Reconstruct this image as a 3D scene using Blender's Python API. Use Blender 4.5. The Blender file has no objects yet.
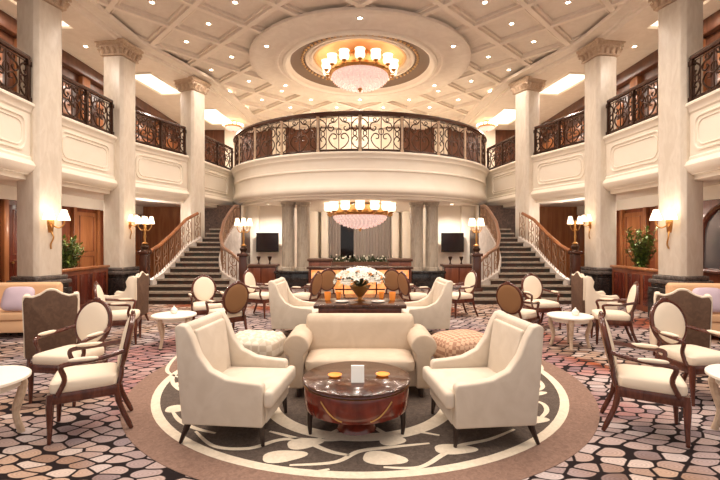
import bpy, bmesh, math, random
from mathutils import Vector, Matrix
random.seed(7)
R = math.radians
PI = math.pi
sc = bpy.context.scene
COL = sc.collection

# ------------------------------------------------------------------ materials
def srgb(r, g, b):
    f = lambda c: (c/255/12.92) if c/255 <= .04045 else ((c/255+.055)/1.055)**2.4
    return (f(r), f(g), f(b), 1)

def mat(name, col, rough=.5, metal=0, emit=None, estr=0, noise=None, bump=0, bscale=60, spec=.5, coat=0, trans=0, veins=None):
    m = bpy.data.materials.new(name); m.use_nodes = True
    nt = m.node_tree; b = nt.nodes['Principled BSDF']
    b.inputs['Base Color'].default_value = col
    b.inputs['Roughness'].default_value = rough
    b.inputs['Metallic'].default_value = metal
    b.inputs['Specular IOR Level'].default_value = spec
    b.inputs['Coat Weight'].default_value = coat
    b.inputs['Transmission Weight'].default_value = trans
    if emit:
        b.inputs['Emission Color'].default_value = emit
        b.inputs['Emission Strength'].default_value = estr
    tc = nt.nodes.new('ShaderNodeTexCoord')
    if noise:                                   # (second colour, scale, stretch z)
        c2, s, sz = noise
        mp = nt.nodes.new('ShaderNodeMapping'); mp.inputs['Scale'].default_value = (s, s, s*sz)
        nz = nt.nodes.new('ShaderNodeTexNoise'); nz.inputs['Scale'].default_value = 1
        nz.inputs['Detail'].default_value = 6; nz.inputs['Distortion'].default_value = 1.2
        rp = nt.nodes.new('ShaderNodeValToRGB')
        rp.color_ramp.elements[0].position = .35; rp.color_ramp.elements[1].position = .65
        rp.color_ramp.elements[0].color = col; rp.color_ramp.elements[1].color = c2
        nt.links.new(tc.outputs['Object'], mp.inputs[0]); nt.links.new(mp.outputs[0], nz.inputs['Vector'])
        nt.links.new(nz.outputs['Fac'], rp.inputs[0]); nt.links.new(rp.outputs[0], b.inputs['Base Color'])
    if bump:
        n2 = nt.nodes.new('ShaderNodeTexNoise'); n2.inputs['Scale'].default_value = bscale
        n2.inputs['Detail'].default_value = 4
        bp = nt.nodes.new('ShaderNodeBump'); bp.inputs['Strength'].default_value = bump; bp.inputs['Distance'].default_value = .01
        nt.links.new(tc.outputs['Object'], n2.inputs['Vector']); nt.links.new(n2.outputs['Fac'], bp.inputs['Height'])
        nt.links.new(bp.outputs[0], b.inputs['Normal'])
    return m

M = {}
M['cream'] = mat('cream_plaster', srgb(247,237,221), .5, noise=(srgb(244,233,216), 1.5, 1))
M['ceil'] = mat('ceiling_plaster', srgb(234,221,206), .6, noise=(srgb(226,212,196), 3, 1), bump=.15, bscale=25)
M['rib'] = mat('ceiling_rib', srgb(238,224,208), .6)
M['stone'] = mat('travertine', srgb(230,219,203), .35, noise=(srgb(219,206,188), 9, .3), bump=.1, bscale=30)
M['capital'] = mat('carved_stone', srgb(212,188,162), .55, noise=(srgb(192,164,138), 14, 1), bump=.5, bscale=35)
M['greystone'] = mat('grey_marble', srgb(190,178,160), .3, noise=(srgb(165,152,136), 8, .3))
M['granite'] = mat('dark_granite', srgb(52,45,42), .14, noise=(srgb(26,22,21), 22, 1), coat=.3)
M['granite2'] = mat('granite_band', srgb(110,100,94), .2, noise=(srgb(70,62,58), 22, 1))
M['wood'] = mat('mahogany_panel', srgb(134,72,44), .3, noise=(srgb(106,54,32), 6, .12), coat=.2)
M['wood_up'] = mat('umber_gallery_wood', srgb(112,70,48), .35, noise=(srgb(88,52,36), 6, .12))
M['wood_up_dark'] = mat('dark_gallery_wood', srgb(78,44,32), .35, noise=(srgb(56,30,22), 6, .12))
M['wood_dark'] = mat('dark_mahogany_door', srgb(100,42,28), .25, noise=(srgb(72,28,18), 6, .12), coat=.3)
M['wood_light'] = mat('cherry_wood', srgb(168,108,66), .3, noise=(srgb(140,84,48), 6, .12), coat=.2)
M['chairwood'] = mat('chair_mahogany', srgb(98,50,35), .25, noise=(srgb(70,32,22), 18, .2), coat=.3)
M['leg_dark'] = mat('ebony_leg', srgb(44,28,22), .3)
M['tablewood'] = mat('red_mahogany_gloss', srgb(124,46,30), .15, noise=(srgb(88,28,18), 9, .25), coat=.6)
M['tabletop'] = mat('polished_table_top', srgb(84,48,34), .16, coat=.4, noise=(srgb(50,26,18), 8, 1))
M['white_fab'] = mat('ivory_upholstery', srgb(220,206,188), .75, bump=.35, bscale=220, noise=(srgb(212,197,178), 5, 1))
M['sofa_fab'] = mat('cream_sofa_fabric', srgb(210,190,167), .8, bump=.35, bscale=260, noise=(srgb(201,180,156), 5, 1))
M['chair_fab'] = mat('cream_chair_fabric', srgb(236,219,196), .75, bump=.2, bscale=200)
M['brown_fab'] = mat('bronze_back_fabric', srgb(150,108,70), .7, bump=.3, bscale=160)
M['umber_fab'] = mat('umber_back_fabric', srgb(104,76,56), .75, bump=.3, bscale=160, noise=(srgb(88,62,45), 12, 1))
M['blue_fab'] = mat('pale_blue_fabric', srgb(196,208,214), .75, bump=.2, bscale=200)
M['peach_fab'] = mat('peach_sofa_fabric', srgb(226,182,140), .8, bump=.3, bscale=200)
M['lav_fab'] = mat('lavender_fabric', srgb(206,186,198), .6, bump=.2, bscale=120)
M['iron'] = mat('bronze_ironwork', srgb(70,48,36), .35, metal=.7)
M['bronze_light'] = mat('lit_bronze_scrolls', srgb(150,116,90), .4, metal=.5)  # ironwork bronze in a paler tone, light on the scrolls put into the colour
M['rail'] = mat('dark_handrail', srgb(72,40,28), .25, coat=.3)
M['gold'] = mat('antique_brass', srgb(200,150,90), .28, metal=.9)
M['goldleaf'] = mat('gilded_plaster', srgb(222,182,130), .45, metal=.3)
M['taupe'] = mat('taupe_plaster', srgb(122,98,78), .6)
M['shade'] = mat('lit_lamp_shade', srgb(255,240,215), .6, emit=srgb(255,232,200), estr=2.2)
M['crystal'] = mat('lit_crystal', srgb(250,226,216), .1, emit=srgb(255,222,212), estr=.42, bump=1, bscale=18)
M['bulb'] = mat('downlight_lens', srgb(255,245,225), .3, emit=srgb(255,240,214), estr=30)
M['cove'] = mat('cove_light', srgb(255,246,230), .5, emit=srgb(255,240,216), estr=1.9)
M['onyx'] = mat('lit_amber_onyx', srgb(230,150,80), .3, emit=srgb(255,140,60), estr=.55, noise=(srgb(250,205,150), 5, 1))
M['amber'] = mat('amber_glass_and_reflection', srgb(240,150,70), .08, emit=srgb(255,140,50), estr=.35)  # candle glasses, and the orange reflections painted on the coffee table
M['black'] = mat('black_plastic', srgb(20,18,18), .25)
M['screen'] = mat('dark_screen', srgb(24,12,10), .15)
M['paper'] = mat('white_card', srgb(248,244,236), .6)
M['china'] = mat('white_china', srgb(246,240,230), .15)
M['leaf'] = mat('green_leaf', srgb(122,138,62), .5, noise=(srgb(78,100,42), 6, 1))
M['leaf2'] = mat('dark_leaf', srgb(56,66,40), .5)
M['petal'] = mat('white_petal', srgb(228,224,210), .6)
M['curtain'] = mat('grey_curtain', srgb(150,138,130), .8)
M['night'] = mat('night_glass', srgb(24,20,20), .08)
M['tread'] = mat('stair_tread_marble', srgb(164,150,134), .25, noise=(srgb(140,124,108), 8, 1))
M['riser'] = mat('dark_stair_riser', srgb(44,44,38), .3, noise=(srgb(66,38,28), 4, 1))
M['nosing'] = mat('brown_stair_nosing', srgb(130,92,68), .3)
M['mottled'] = mat('brown_damask_wall', srgb(104,76,58), .5, noise=(srgb(66,44,34), 11, 1))
M['whitewall'] = mat('white_marble', srgb(206,196,186), .3, noise=(srgb(186,174,164), 4, 1))
M['button'] = mat('tuft_button', srgb(120,100,84), .6)
M['mirror'] = mat('grey_mirror_glass', srgb(120,112,112), .1, metal=.6)
M['terracotta'] = mat('brown_planter', srgb(92,60,42), .5)
M['med_field'] = mat('rug_taupe_pile', srgb(98,84,74), .95, noise=(srgb(76,64,56), 28, 1), bump=.4, bscale=300)
M['med_rim'] = mat('rug_brown_pile', srgb(146,116,100), .95, noise=(srgb(126,98,84), 28, 1), bump=.4, bscale=300)
M['med_cream'] = mat('rug_cream_pile', srgb(232,218,196), .95, noise=(srgb(220,205,182), 20, 1), bump=.3, bscale=300)

def weave_mat(name, c1, c2, scale):
    m = mat(name, c1, .8)
    nt = m.node_tree; b = nt.nodes['Principled BSDF']
    tc = nt.nodes.new('ShaderNodeTexCoord'); mp = nt.nodes.new('ShaderNodeMapping')
    mp.inputs['Rotation'].default_value = (0, 0, R(45)); mp.inputs['Scale'].default_value = (scale,)*3
    ck = nt.nodes.new('ShaderNodeTexChecker'); ck.inputs['Scale'].default_value = 1
    ck.inputs['Color1'].default_value = c1; ck.inputs['Color2'].default_value = c2
    nt.links.new(tc.outputs['Object'], mp.inputs[0]); nt.links.new(mp.outputs[0], ck.inputs['Vector'])
    nt.links.new(ck.outputs['Color'], b.inputs['Base Color'])
    return m
M['weave'] = weave_mat('peach_weave', srgb(212,174,144), srgb(172,128,102), 22)
M['silver'] = weave_mat('silver_damask', srgb(226,214,196), srgb(206,190,168), 14)

def carpet_mat():
    m = bpy.data.materials.new('pebble_carpet'); m.use_nodes = True
    nt = m.node_tree; N = nt.nodes; L = nt.links; b = N['Principled BSDF']
    b.inputs['Roughness'].default_value = .95; b.inputs['Specular IOR Level'].default_value = .1
    tc = N.new('ShaderNodeTexCoord')
    wz = N.new('ShaderNodeTexNoise'); wz.inputs['Scale'].default_value = .9
    add = N.new('ShaderNodeMixRGB'); add.blend_type = 'ADD'; add.inputs[0].default_value = .35
    L.new(tc.outputs['Object'], wz.inputs['Vector']); L.new(tc.outputs['Object'], add.inputs[1]); L.new(wz.outputs['Color'], add.inputs[2])
    mp = N.new('ShaderNodeMapping'); mp.inputs['Rotation'].default_value = (0, 0, R(28)); mp.inputs['Scale'].default_value = (5.2, 8.4, 1)
    L.new(add.outputs[0], mp.inputs[0])
    def vor(feat):
        v = N.new('ShaderNodeTexVoronoi'); v.voronoi_dimensions = '2D'; v.feature = feat
        v.inputs['Scale'].default_value = 1; v.inputs['Randomness'].default_value = .55
        L.new(mp.outputs[0], v.inputs['Vector']); return v
    e = vor('DISTANCE_TO_EDGE'); f = vor('F1')
    edge = N.new('ShaderNodeValToRGB'); ee = edge.color_ramp.elements
    ee[0].position = .05; ee[0].color = (0, 0, 0, 1); ee[1].position = .085; ee[1].color = (1, 1, 1, 1)
    L.new(e.outputs['Distance'], edge.inputs[0])
    corner = N.new('ShaderNodeValToRGB'); ce = corner.color_ramp.elements
    ce[0].position = .52; ce[0].color = (1, 1, 1, 1); ce[1].position = .56; ce[1].color = (0, 0, 0, 1)
    L.new(f.outputs['Distance'], corner.inputs[0])
    mask = N.new('ShaderNodeMath'); mask.operation = 'MULTIPLY'
    L.new(edge.outputs[0], mask.inputs[0]); L.new(corner.outputs[0], mask.inputs[1])
    sep = N.new('ShaderNodeSeparateColor'); L.new(f.outputs['Color'], sep.inputs[0])
    cr = N.new('ShaderNodeValToRGB'); cr.color_ramp.interpolation = 'CONSTANT'
    els = cr.color_ramp.elements; els[0].color = srgb(186,156,136); els[1].color = srgb(156,126,108); els[1].position = .3
    for p, c in ((.52, srgb(204,184,172)), (.72, srgb(172,144,128)), (.86, srgb(126,100,88))):
        x = els.new(p); x.color = c
    L.new(sep.outputs[0], cr.inputs[0])
    # large drifting areas: rust, lilac grey
    n1 = N.new('ShaderNodeTexNoise'); n1.inputs['Scale'].default_value = .55; n1.inputs['Detail'].default_value = 1
    L.new(tc.outputs['Object'], n1.inputs['Vector'])
    s1 = N.new('ShaderNodeSeparateColor'); L.new(n1.outputs['Color'], s1.inputs[0])
    def ramp(sock, a, c):
        r = N.new('ShaderNodeValToRGB'); r.color_ramp.elements[0].position = a; r.color_ramp.elements[1].position = c
        L.new(sock, r.inputs[0]); return r
    r1 = ramp(s1.outputs[0], .54, .60); r2 = ramp(s1.outputs[1], .46, .56)
    mx1 = N.new('ShaderNodeMixRGB'); mx1.blend_type = 'MULTIPLY'; mx1.inputs[2].default_value = srgb(224,150,118)
    L.new(r1.outputs[0], mx1.inputs[0]); L.new(cr.outputs[0], mx1.inputs[1])
    mx2 = N.new('ShaderNodeMixRGB'); mx2.inputs[2].default_value = srgb(186,180,194)
    k = N.new('ShaderNodeMath'); k.operation = 'MULTIPLY'; k.inputs[1].default_value = .32
    L.new(r2.outputs[0], k.inputs[0]); L.new(k.outputs[0], mx2.inputs[0]); L.new(mx1.outputs[0], mx2.inputs[1])
    # fine rings inside each pebble
    sn = N.new('ShaderNodeMath'); sn.operation = 'MULTIPLY'; sn.inputs[1].default_value = 42
    L.new(f.outputs['Distance'], sn.inputs[0])
    s2 = N.new('ShaderNodeMath'); s2.operation = 'SINE'; L.new(sn.outputs[0], s2.inputs[0])
    s3 = N.new('ShaderNodeMapRange'); s3.inputs[1].default_value = -1; s3.inputs[3].default_value = .8; s3.inputs[4].default_value = 1.0
    L.new(s2.outputs[0], s3.inputs[0])
    mx3 = N.new('ShaderNodeMixRGB'); mx3.blend_type = 'MULTIPLY'; mx3.inputs[0].default_value = 1
    L.new(mx2.outputs[0], mx3.inputs[1]); L.new(s3.outputs[0], mx3.inputs[2])
    mx4 = N.new('ShaderNodeMixRGB'); mx4.inputs[1].default_value = srgb(38,30,30)
    L.new(mask.outputs[0], mx4.inputs[0]); L.new(mx3.outputs[0], mx4.inputs[2])
    L.new(mx4.outputs[0], b.inputs['Base Color'])
    return m
M['carpet'] = carpet_mat()

# ------------------------------------------------------------------ mesh helper
class MB:
    def __init__(s): s.bm = bmesh.new()
    def _faces(s, vs, fs, mi=0):
        v = [s.bm.verts.new(p) for p in vs]
        out = []
        for f in fs:
            try:
                q = s.bm.faces.new([v[i] for i in f]); q.material_index = mi; out.append(q)
            except ValueError: pass
        return v
    def box(s, x0, x1, y0, y1, z0, z1, mi=0, rot=0, c=(0, 0)):
        P = [(x, y, z) for z in (z0, z1) for x, y in ((x0, y0), (x1, y0), (x1, y1), (x0, y1))]
        if rot:
            cs, sn = math.cos(rot), math.sin(rot)
            P = [(c[0]+(x-c[0])*cs-(y-c[1])*sn, c[1]+(x-c[0])*sn+(y-c[1])*cs, z) for x, y, z in P]
        s._faces(P, [(3, 2, 1, 0), (4, 5, 6, 7), (0, 1, 5, 4), (1, 2, 6, 5), (2, 3, 7, 6), (3, 0, 4, 7)], mi); return s
    def prism(s, poly, z0, z1, mi=0, axis='z', top=None):
        """polygon (a,b) extruded; axis z: (x,y), axis x: (y,z), axis y: (x,z)"""
        def P(a, b, t): return (a, b, t) if axis == 'z' else ((t, a, b) if axis == 'x' else (a, t, b))
        n = len(poly); top = top or poly
        s._faces([P(a, b, z0) for a, b in poly]+[P(a, b, z1) for a, b in top],
                 [tuple(range(n))[::-1], tuple(range(n, 2*n))]+[(i, (i+1) % n, n+(i+1) % n, n+i) for i in range(n)], mi); return s
    def lathe(s, prof, seg=24, c=(0, 0, 0), mi=0, a0=0, a1=2*PI, sx=1, sy=1):
        full = abs(a1-a0-2*PI) < 1e-6
        n = seg if full else seg+1
        vs = []
        for r, z in prof:
            for k in range(n):
                a = a0+(a1-a0)*k/seg
                vs.append((c[0]+r*sx*math.cos(a), c[1]+r*sy*math.sin(a), c[2]+z))
        fs = []
        for j in range(len(prof)-1):
            for k in range(seg):
                k2 = (k+1) % n
                fs.append((j*n+k, j*n+k2, (j+1)*n+k2, (j+1)*n+k))
        s._faces(vs, fs, mi)
        return s
    def tube(s, pts, r, seg=8, mi=0, closed=False, flat=1.0):
        pts = [Vector(p) for p in pts]; n = len(pts)
        rad = r if isinstance(r, (list, tuple)) else [r]*n
        T = []
        for i in range(n):
            a = pts[(i-1) % n] if (closed or i > 0) else pts[i]
            b = pts[(i+1) % n] if (closed or i < n-1) else pts[i]
            t = (b-a); T.append(t.normalized() if t.length > 1e-9 else Vector((0, 0, 1)))
        u = T[0].orthogonal().normalized()
        if abs(T[0].z) < .9: u = (Vector((0, 0, 1))-T[0]*T[0].z).normalized()
        vs = []
        for i in range(n):
            u = (u-T[i]*u.dot(T[i]))
            u = u.normalized() if u.length > 1e-6 else T[i].orthogonal().normalized()
            w = T[i].cross(u)
            for k in range(seg):
                a = 2*PI*k/seg
                vs.append(pts[i]+(u*math.cos(a)*flat+w*math.sin(a))*rad[i])
        fs = []
        for i in range(n if closed else n-1):
            for k in range(seg):
                fs.append((i*seg+k, i*seg+(k+1) % seg, ((i+1) % n)*seg+(k+1) % seg, ((i+1) % n)*seg+k))
        if not closed:
            fs += [tuple(range(seg))[::-1], tuple(range((n-1)*seg, n*seg))]
        s._faces(vs, fs, mi); return s
    def pillow(s, c, sx, sy, sz, e=.35, ez=.6, nu=28, nv=14, mi=0, rot=None, disp=None):
        """superellipsoid of half sizes sx, sy, sz"""
        def pw(v, p): return math.copysign(abs(v)**p, v)
        vs = []
        for j in range(nv+1):
            t = -PI/2+PI*j/nv
            for k in range(nu):
                a = 2*PI*k/nu
                p = Vector((sx*pw(math.cos(t), ez)*pw(math.cos(a), e), sy*pw(math.cos(t), ez)*pw(math.sin(a), e), sz*pw(math.sin(t), ez)))
                if disp: p = disp(p)
                if rot: p = rot @ p
                vs.append(Vector(c)+p)
        fs = []
        for j in range(nv):
            for k in range(nu):
                fs.append((j*nu+k, j*nu+(k+1) % nu, (j+1)*nu+(k+1) % nu, (j+1)*nu+k))
        s._faces(vs, fs, mi); return s
    def sweep(s, path, prof, sign=1, mi=0):
        path = [Vector(p) for p in path]; n = len(path); vs = []
        for i in range(n):
            a = path[max(i-1, 0)]; b = path[min(i+1, n-1)]
            d1 = (path[i]-a).normalized() if i > 0 else (b-path[i]).normalized()
            d2 = (b-path[i]).normalized() if i < n-1 else d1
            n1 = Vector((d1.y, -d1.x))*sign; n2 = Vector((d2.y, -d2.x))*sign
            nn = (n1+n2).normalized(); k = 1/max(.5, nn.dot(n1))
            for o, z in prof: vs.append((path[i].x+nn.x*o*k, path[i].y+nn.y*o*k, z))
        m = len(prof)
        s._faces(vs, [(i*m+j, i*m+j+1, (i+1)*m+j+1, (i+1)*m+j) for i in range(n-1) for j in range(m-1)], mi); return s
    def build(s, name, mats, parent=None, bevel=0, seg=2, angle=38, loc=None, merge=True):
        bm = s.bm
        if merge: bmesh.ops.remove_doubles(bm, verts=bm.verts, dist=1e-5)
        if bevel:
            es = [e for e in bm.edges if len(e.link_faces) == 2 and e.calc_face_angle(0) > R(30)]
            bmesh.ops.bevel(bm, geom=es, offset=bevel, segments=seg, profile=.5, affect='EDGES', clamp_overlap=True)
        bmesh.ops.recalc_face_normals(bm, faces=bm.faces)
        me = bpy.data.meshes.new(name); bm.to_mesh(me); bm.free()
        for m in (mats if isinstance(mats, (list, tuple)) else [mats]): me.materials.append(M[m])
        me.shade_smooth(); me.set_sharp_from_angle(angle=R(angle))
        o = bpy.data.objects.new(name, me); COL.objects.link(o)
        if parent: o.parent = parent
        if loc: o.location = loc
        return o

def tag(o, label=None, cat=None, group=None, kind=None):
    if label: o['label'] = label
    if cat: o['category'] = cat
    if group: o['group'] = group
    if kind: o['kind'] = kind
    return o
def thing(name, label, cat, loc=(0, 0, 0), rz=0, group=None):
    o = bpy.data.objects.new(name, None); COL.objects.link(o)
    o.empty_display_size = .1; o.location = loc; o.rotation_euler = (0, 0, rz)
    return tag(o, label, cat, group)
def struct(o, label=None, cat=None):
    o['kind'] = 'structure'
    return tag(o, label, cat)
def dup(root, label, loc, rz=0, scale=None, group=None):
    r = root.copy(); COL.objects.link(r); r.location = loc; r.rotation_euler = (0, 0, rz); r['label'] = label
    if scale: r.scale = (scale,)*3
    if group: r['group'] = group
    for ch in list(root.children):
        c = ch.copy(); COL.objects.link(c); c.parent = r
        for g in list(ch.children):
            d = g.copy(); COL.objects.link(d); d.parent = c
    return r
SN = {-1: 'left', 1: 'right'}
def face(s, th):                      # facing angle given for the left half, mirrored for the right half
    return R((th if s < 0 else 180-th)+90)
def bez(p0, p1, p2, p3, n=10):
    P = [Vector(p) for p in (p0, p1, p2, p3)]
    return [P[0]*(1-t)**3+P[1]*3*t*(1-t)**2+P[2]*3*t*t*(1-t)+P[3]*t**3 for t in [i/n for i in range(n+1)]]
def smooth(pts, n=6):                 # Catmull-Rom
    pts = [Vector(p) for p in pts]; out = []
    for i in range(len(pts)-1):
        a = pts[max(i-1, 0)]; b = pts[i]; c = pts[i+1]; d = pts[min(i+2, len(pts)-1)]
        for k in range(n):
            t = k/n
            out.append(.5*((2*b)+(c-a)*t+(2*a-5*b+4*c-d)*t*t+(3*b-a-3*c+d)*t**3))
    out.append(pts[-1]); return out

F = 425.0; EYE = 1.65
def floor_pt(px, py, z=0):            # where the floor was measured
    d = F*(EYE-z)/(py-240.0)
    return ((px-360.5)*d/F, d)

# ------------------------------------------------------------------ setting
CEIL = 7.0; UP = 4.38; SOF = 2.95; WX = 8.5
def PATH(s): return [(s*6.3, 4.5), (s*6.65, 8.83), (s*6.5, 11.5), (s*5.55, 14.1), (s*5.1, 17.0)]
DC = (0, 18.35); DR = 5.2
struct(MB().box(-9.5, 9.5, -3, 24, -.1, 0).build('floor', 'carpet'), 'pebble patterned lobby carpet', 'floor')

# coffered ceiling of diamond cells round the dome
DOME = (0, 13.1); S = .955; Y0 = 9.755
def cells():
    for i in range(-9, 10):
        for j in range(-8, 16):
            if (i+j) % 2: yield i*S, Y0+j*S*1.013
def inside(x, y):
    lim = 6.4 if y < 11.5 else 6.4-(y-11.5)*.27
    return abs(x) < lim
mb = MB()
for cx, cy in cells():
    if cy < 1: continue
    bm = bmesh.new()
    h = S; rings = [(h, 0), (h-.085, 0), (h-.09, .07), (h-.15, .07), (h-.155, .045), (h-.20, .045), (h-.205, .11), (0.0, .11)]
    prev = None
    for q, dz in rings:
        if q == 0:
            bm.faces.new(prev); break
        cur = [bm.verts.new((cx+q*a, cy+q*b*1.013, CEIL+dz)) for a, b in ((1, 0), (0, 1), (-1, 0), (0, -1))]
        if prev:
            for k in range(4): bm.faces.new((prev[k], prev[(k+1) % 4], cur[(k+1) % 4], cur[k])).material_index = 1 if dz < .08 else 0
        prev = cur
    d = Vector((cx-DOME[0], cy-DOME[1], 0)); ln = d.length
    if ln < 4.2:
        n = d.normalized() if ln > .01 else Vector((0, 1, 0))
        if ln < 1.6: bm.free(); continue
        bmesh.ops.bisect_plane(bm, geom=bm.verts[:]+bm.edges[:]+bm.faces[:], plane_co=Vector((DOME[0], DOME[1], 0))+n*2.85, plane_no=n, clear_inner=True)
    tmp = bpy.data.meshes.new('t'); bm.to_mesh(tmp); bm.free(); mb.bm.from_mesh(tmp); bpy.data.meshes.remove(tmp)
ceil = struct(mb.build('ceiling', ['ceil', 'rib']), 'coffered plaster ceiling of diamond panels', 'ceiling')
# backing above everything
mb = MB()
for a, b, c, d in ((-9.5, 9.5, 0, 9.9), (-9.5, 9.5, 16.3, 24), (-9.5, -3.2, 9.9, 16.3), (3.2, 9.5, 9.9, 16.3)):
    mb.box(a, b, c, d, CEIL+.12, CEIL+.2)
struct(mb.build('ceiling_backing', 'ceil'))
# dome: stepped plaster rings
mb = MB()
mb.lathe([(3.32, 7.02), (3.32, 6.955), (3.22, 6.93), (3.14, 6.955), (2.62, 6.955), (2.58, 6.93), (2.50, 6.93), (2.47, 6.955), (2.36, 6.955)], 96, (DOME[0], DOME[1], 0), 0)
mb.lathe([(2.36, 6.955), (2.34, 6.90), (2.26, 6.88), (2.19, 6.92), (2.17, 7.0), (2.12, 7.04)], 96, (DOME[0], DOME[1], 0), 1)
mb.lathe([(2.12, 7.04), (2.06, 7.09), (1.70, 7.17), (1.68, 7.17)], 96, (DOME[0], DOME[1], 0), 2)
mb.lathe([(1.68, 7.17), (1.67, 7.13), (1.60, 7.13), (1.58, 7.20), (1.52, 7.20), (1.51, 7.16), (1.45, 7.16), (1.43, 7.24)], 96, (DOME[0], DOME[1], 0), 0)
mb.lathe([(1.43, 7.24), (1.41, 7.20), (1.34, 7.20), (1.32, 7.30), (1.2, 7.36), (.6, 7.42), (0, 7.42)], 96, (DOME[0], DOME[1], 0), 3)
dome = struct(mb.build('ceiling_dome', ['ceil', 'cream', 'taupe', 'goldleaf']), 'round stepped dome recess around the chandelier', 'ceiling')
mb = MB()
for k in range(64):
    a = 2*PI*k/64
    mb.pillow((DOME[0]+1.77*math.cos(a), DOME[1]+1.77*math.sin(a), 7.14), .045, .045, .04, 1, 1, 8, 6)
mb.build('bead_moulding', 'goldleaf', dome)

# border beams on the column line, gallery ceilings, slabs and walls
for s in (-1, 1):
    n = SN[s]; P = PATH(s)
    path = P[:4]+[(s*5.3, 16.0), (s*5.0, 22.5)]
    mb = MB().sweep(path, [(-.5, CEIL+.02), (-.5, 6.86), (.18, 6.86), (.22, 6.90), (.30, 6.90), (.32, 6.95), (.62, 6.95), (.66, 7.02)], -s)
    struct(mb.build('beam_'+n, 'ceil'), 'plaster border beam along the %s column line' % n, 'beam')
    # gallery floor slab
    poly = P+[(s*WX, 17.0), (s*WX, 4.5)]
    mb = MB().prism(poly, SOF, UP-.06)
    struct(mb.build('slab_'+n, 'cream'), '%s gallery slab with plain soffit' % n, 'floor')
    # fascia
    prof = [(-.3, UP), (.10, UP), (.13, UP-.03), (.13, UP-.07), (.09, UP-.10), (.06, UP-.16), (.06, UP-.19), (.03, UP-.22), (.03, 3.32),
            (.06, 3.29), (.06, 3.24), (.11, 3.20), (.14, 3.13), (.12, 3.06), (.06, 3.0), (.0, 2.97), (-.08, 2.95), (-.08, 2.86), (-.22, 2.84), (-.5, 2.84)]
    mb = MB().sweep(P, prof, -s)
    fz = struct(mb.build('trim_fascia_'+n, 'cream'), 'cream moulded balcony front on the %s side' % n, 'trim')
    mb = MB()
    for (a, b) in zip(P[:-1], P[1:]):       # nested panel mouldings on each bay
        a = Vector(a); b = Vector(b); d = b-a; ln = d.length; d.normalize(); nn = Vector((d.y, -d.x))*-s
        for ins, rr in ((.50, .028), (.58, .018)):
            pts = []; w0, w1, h0, h1, rc = ins, ln-ins, 3.36+(ins-.45), 4.12-(ins-.45), .16
            for (cx, cz, a0) in ((w1-rc, h0+rc, -90), (w1-rc, h1-rc, 0), (w0+rc, h1-rc, 90), (w0+rc, h0+rc, 180)):
                for k in range(5):
                    t = R(a0+k*22.5); u = cx+rc*math.cos(t); z = cz+rc*math.sin(t)
                    q = a+d*u+nn*.035; pts.append((q.x, q.y, z))
            mb.tube(pts, rr, 6, closed=True)
    mb.build('panel_moulding', 'cream', fz)
    # walls
    x = s*WX
    struct(MB().box(min(x, x+s*.2), max(x, x+s*.2), 2, 20.2, 0, SOF).build('wall_%s' % n, 'wood'), 'mahogany panelled %s wall under the gallery' % n, 'wall')
    struct(MB().box(min(x, x+s*.2), max(x, x+s*.2), 2, 24, SOF, CEIL+.2).build('wall_%s_upper' % n, 'wood_up'), 'wood panelled %s wall behind the gallery railing' % n, 'wall')
    struct(MB().box(min(x, x-s*.08), max(x, x-s*.08), 2, 16.5, 2.62, SOF).build('trim_header_'+n, 'cream'), 'cream header over the %s wall panels' % n, 'trim')
    struct(MB().box(min(x, x-s*.06), max(x, x-s*.06), 2, 16.5, 0, .22).build('baseboard_'+n, 'granite'), 'dark stone baseboard of the %s wall' % n, 'baseboard')

k = 0
for s in (-1, 1):
    for (y0, y1) in ((8.7, 9.75), (10.2, 11.3) if s < 0 else (11.0, 11.95), (12.65, 13.6), (14.2, 15.2), (15.8, 16.5)):
        if s > 0 and y0 == 8.7: continue
        k += 1
        x = s*(WX-.002)
        d = struct(MB().box(min(x, x-s*.06), max(x, x-s*.06), y0, y1, .22, 2.5).build('door_%d' % k, 'wood_dark' if y0 < 12 else 'wood_light', bevel=.01), 'dark mahogany door leaf on the %s wall' % SN[s], 'door')
        m = MB()
        for (a, b) in ((.35, 1.15), (1.3, 2.38)):
            pts = [(x-s*.06, y0+.14, a), (x-s*.06, y1-.14, a), (x-s*.06, y1-.14, b), (x-s*.06, y0+.14, b)]
            m.tube(pts, .022, 6, closed=True)
        m.build('panel_moulding', 'wood', d)
        MB().lathe([(0, .03), (.03, .02), (.03, -.02), (0, -.03)], 10, (x-s*.09, y0+.1, 1.1)).build('door_handle', 'gold', d)
        m = MB()
        for yy in (y0-.16, y1+.02): m.box(min(x, x-s*.1), max(x, x-s*.1), yy, yy+.14, .22, 2.62)
        struct(m.build('trim_%d' % k, 'wood_light', bevel=.01), 'cherry wood door surround on the %s wall' % SN[s], 'trim')
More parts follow.
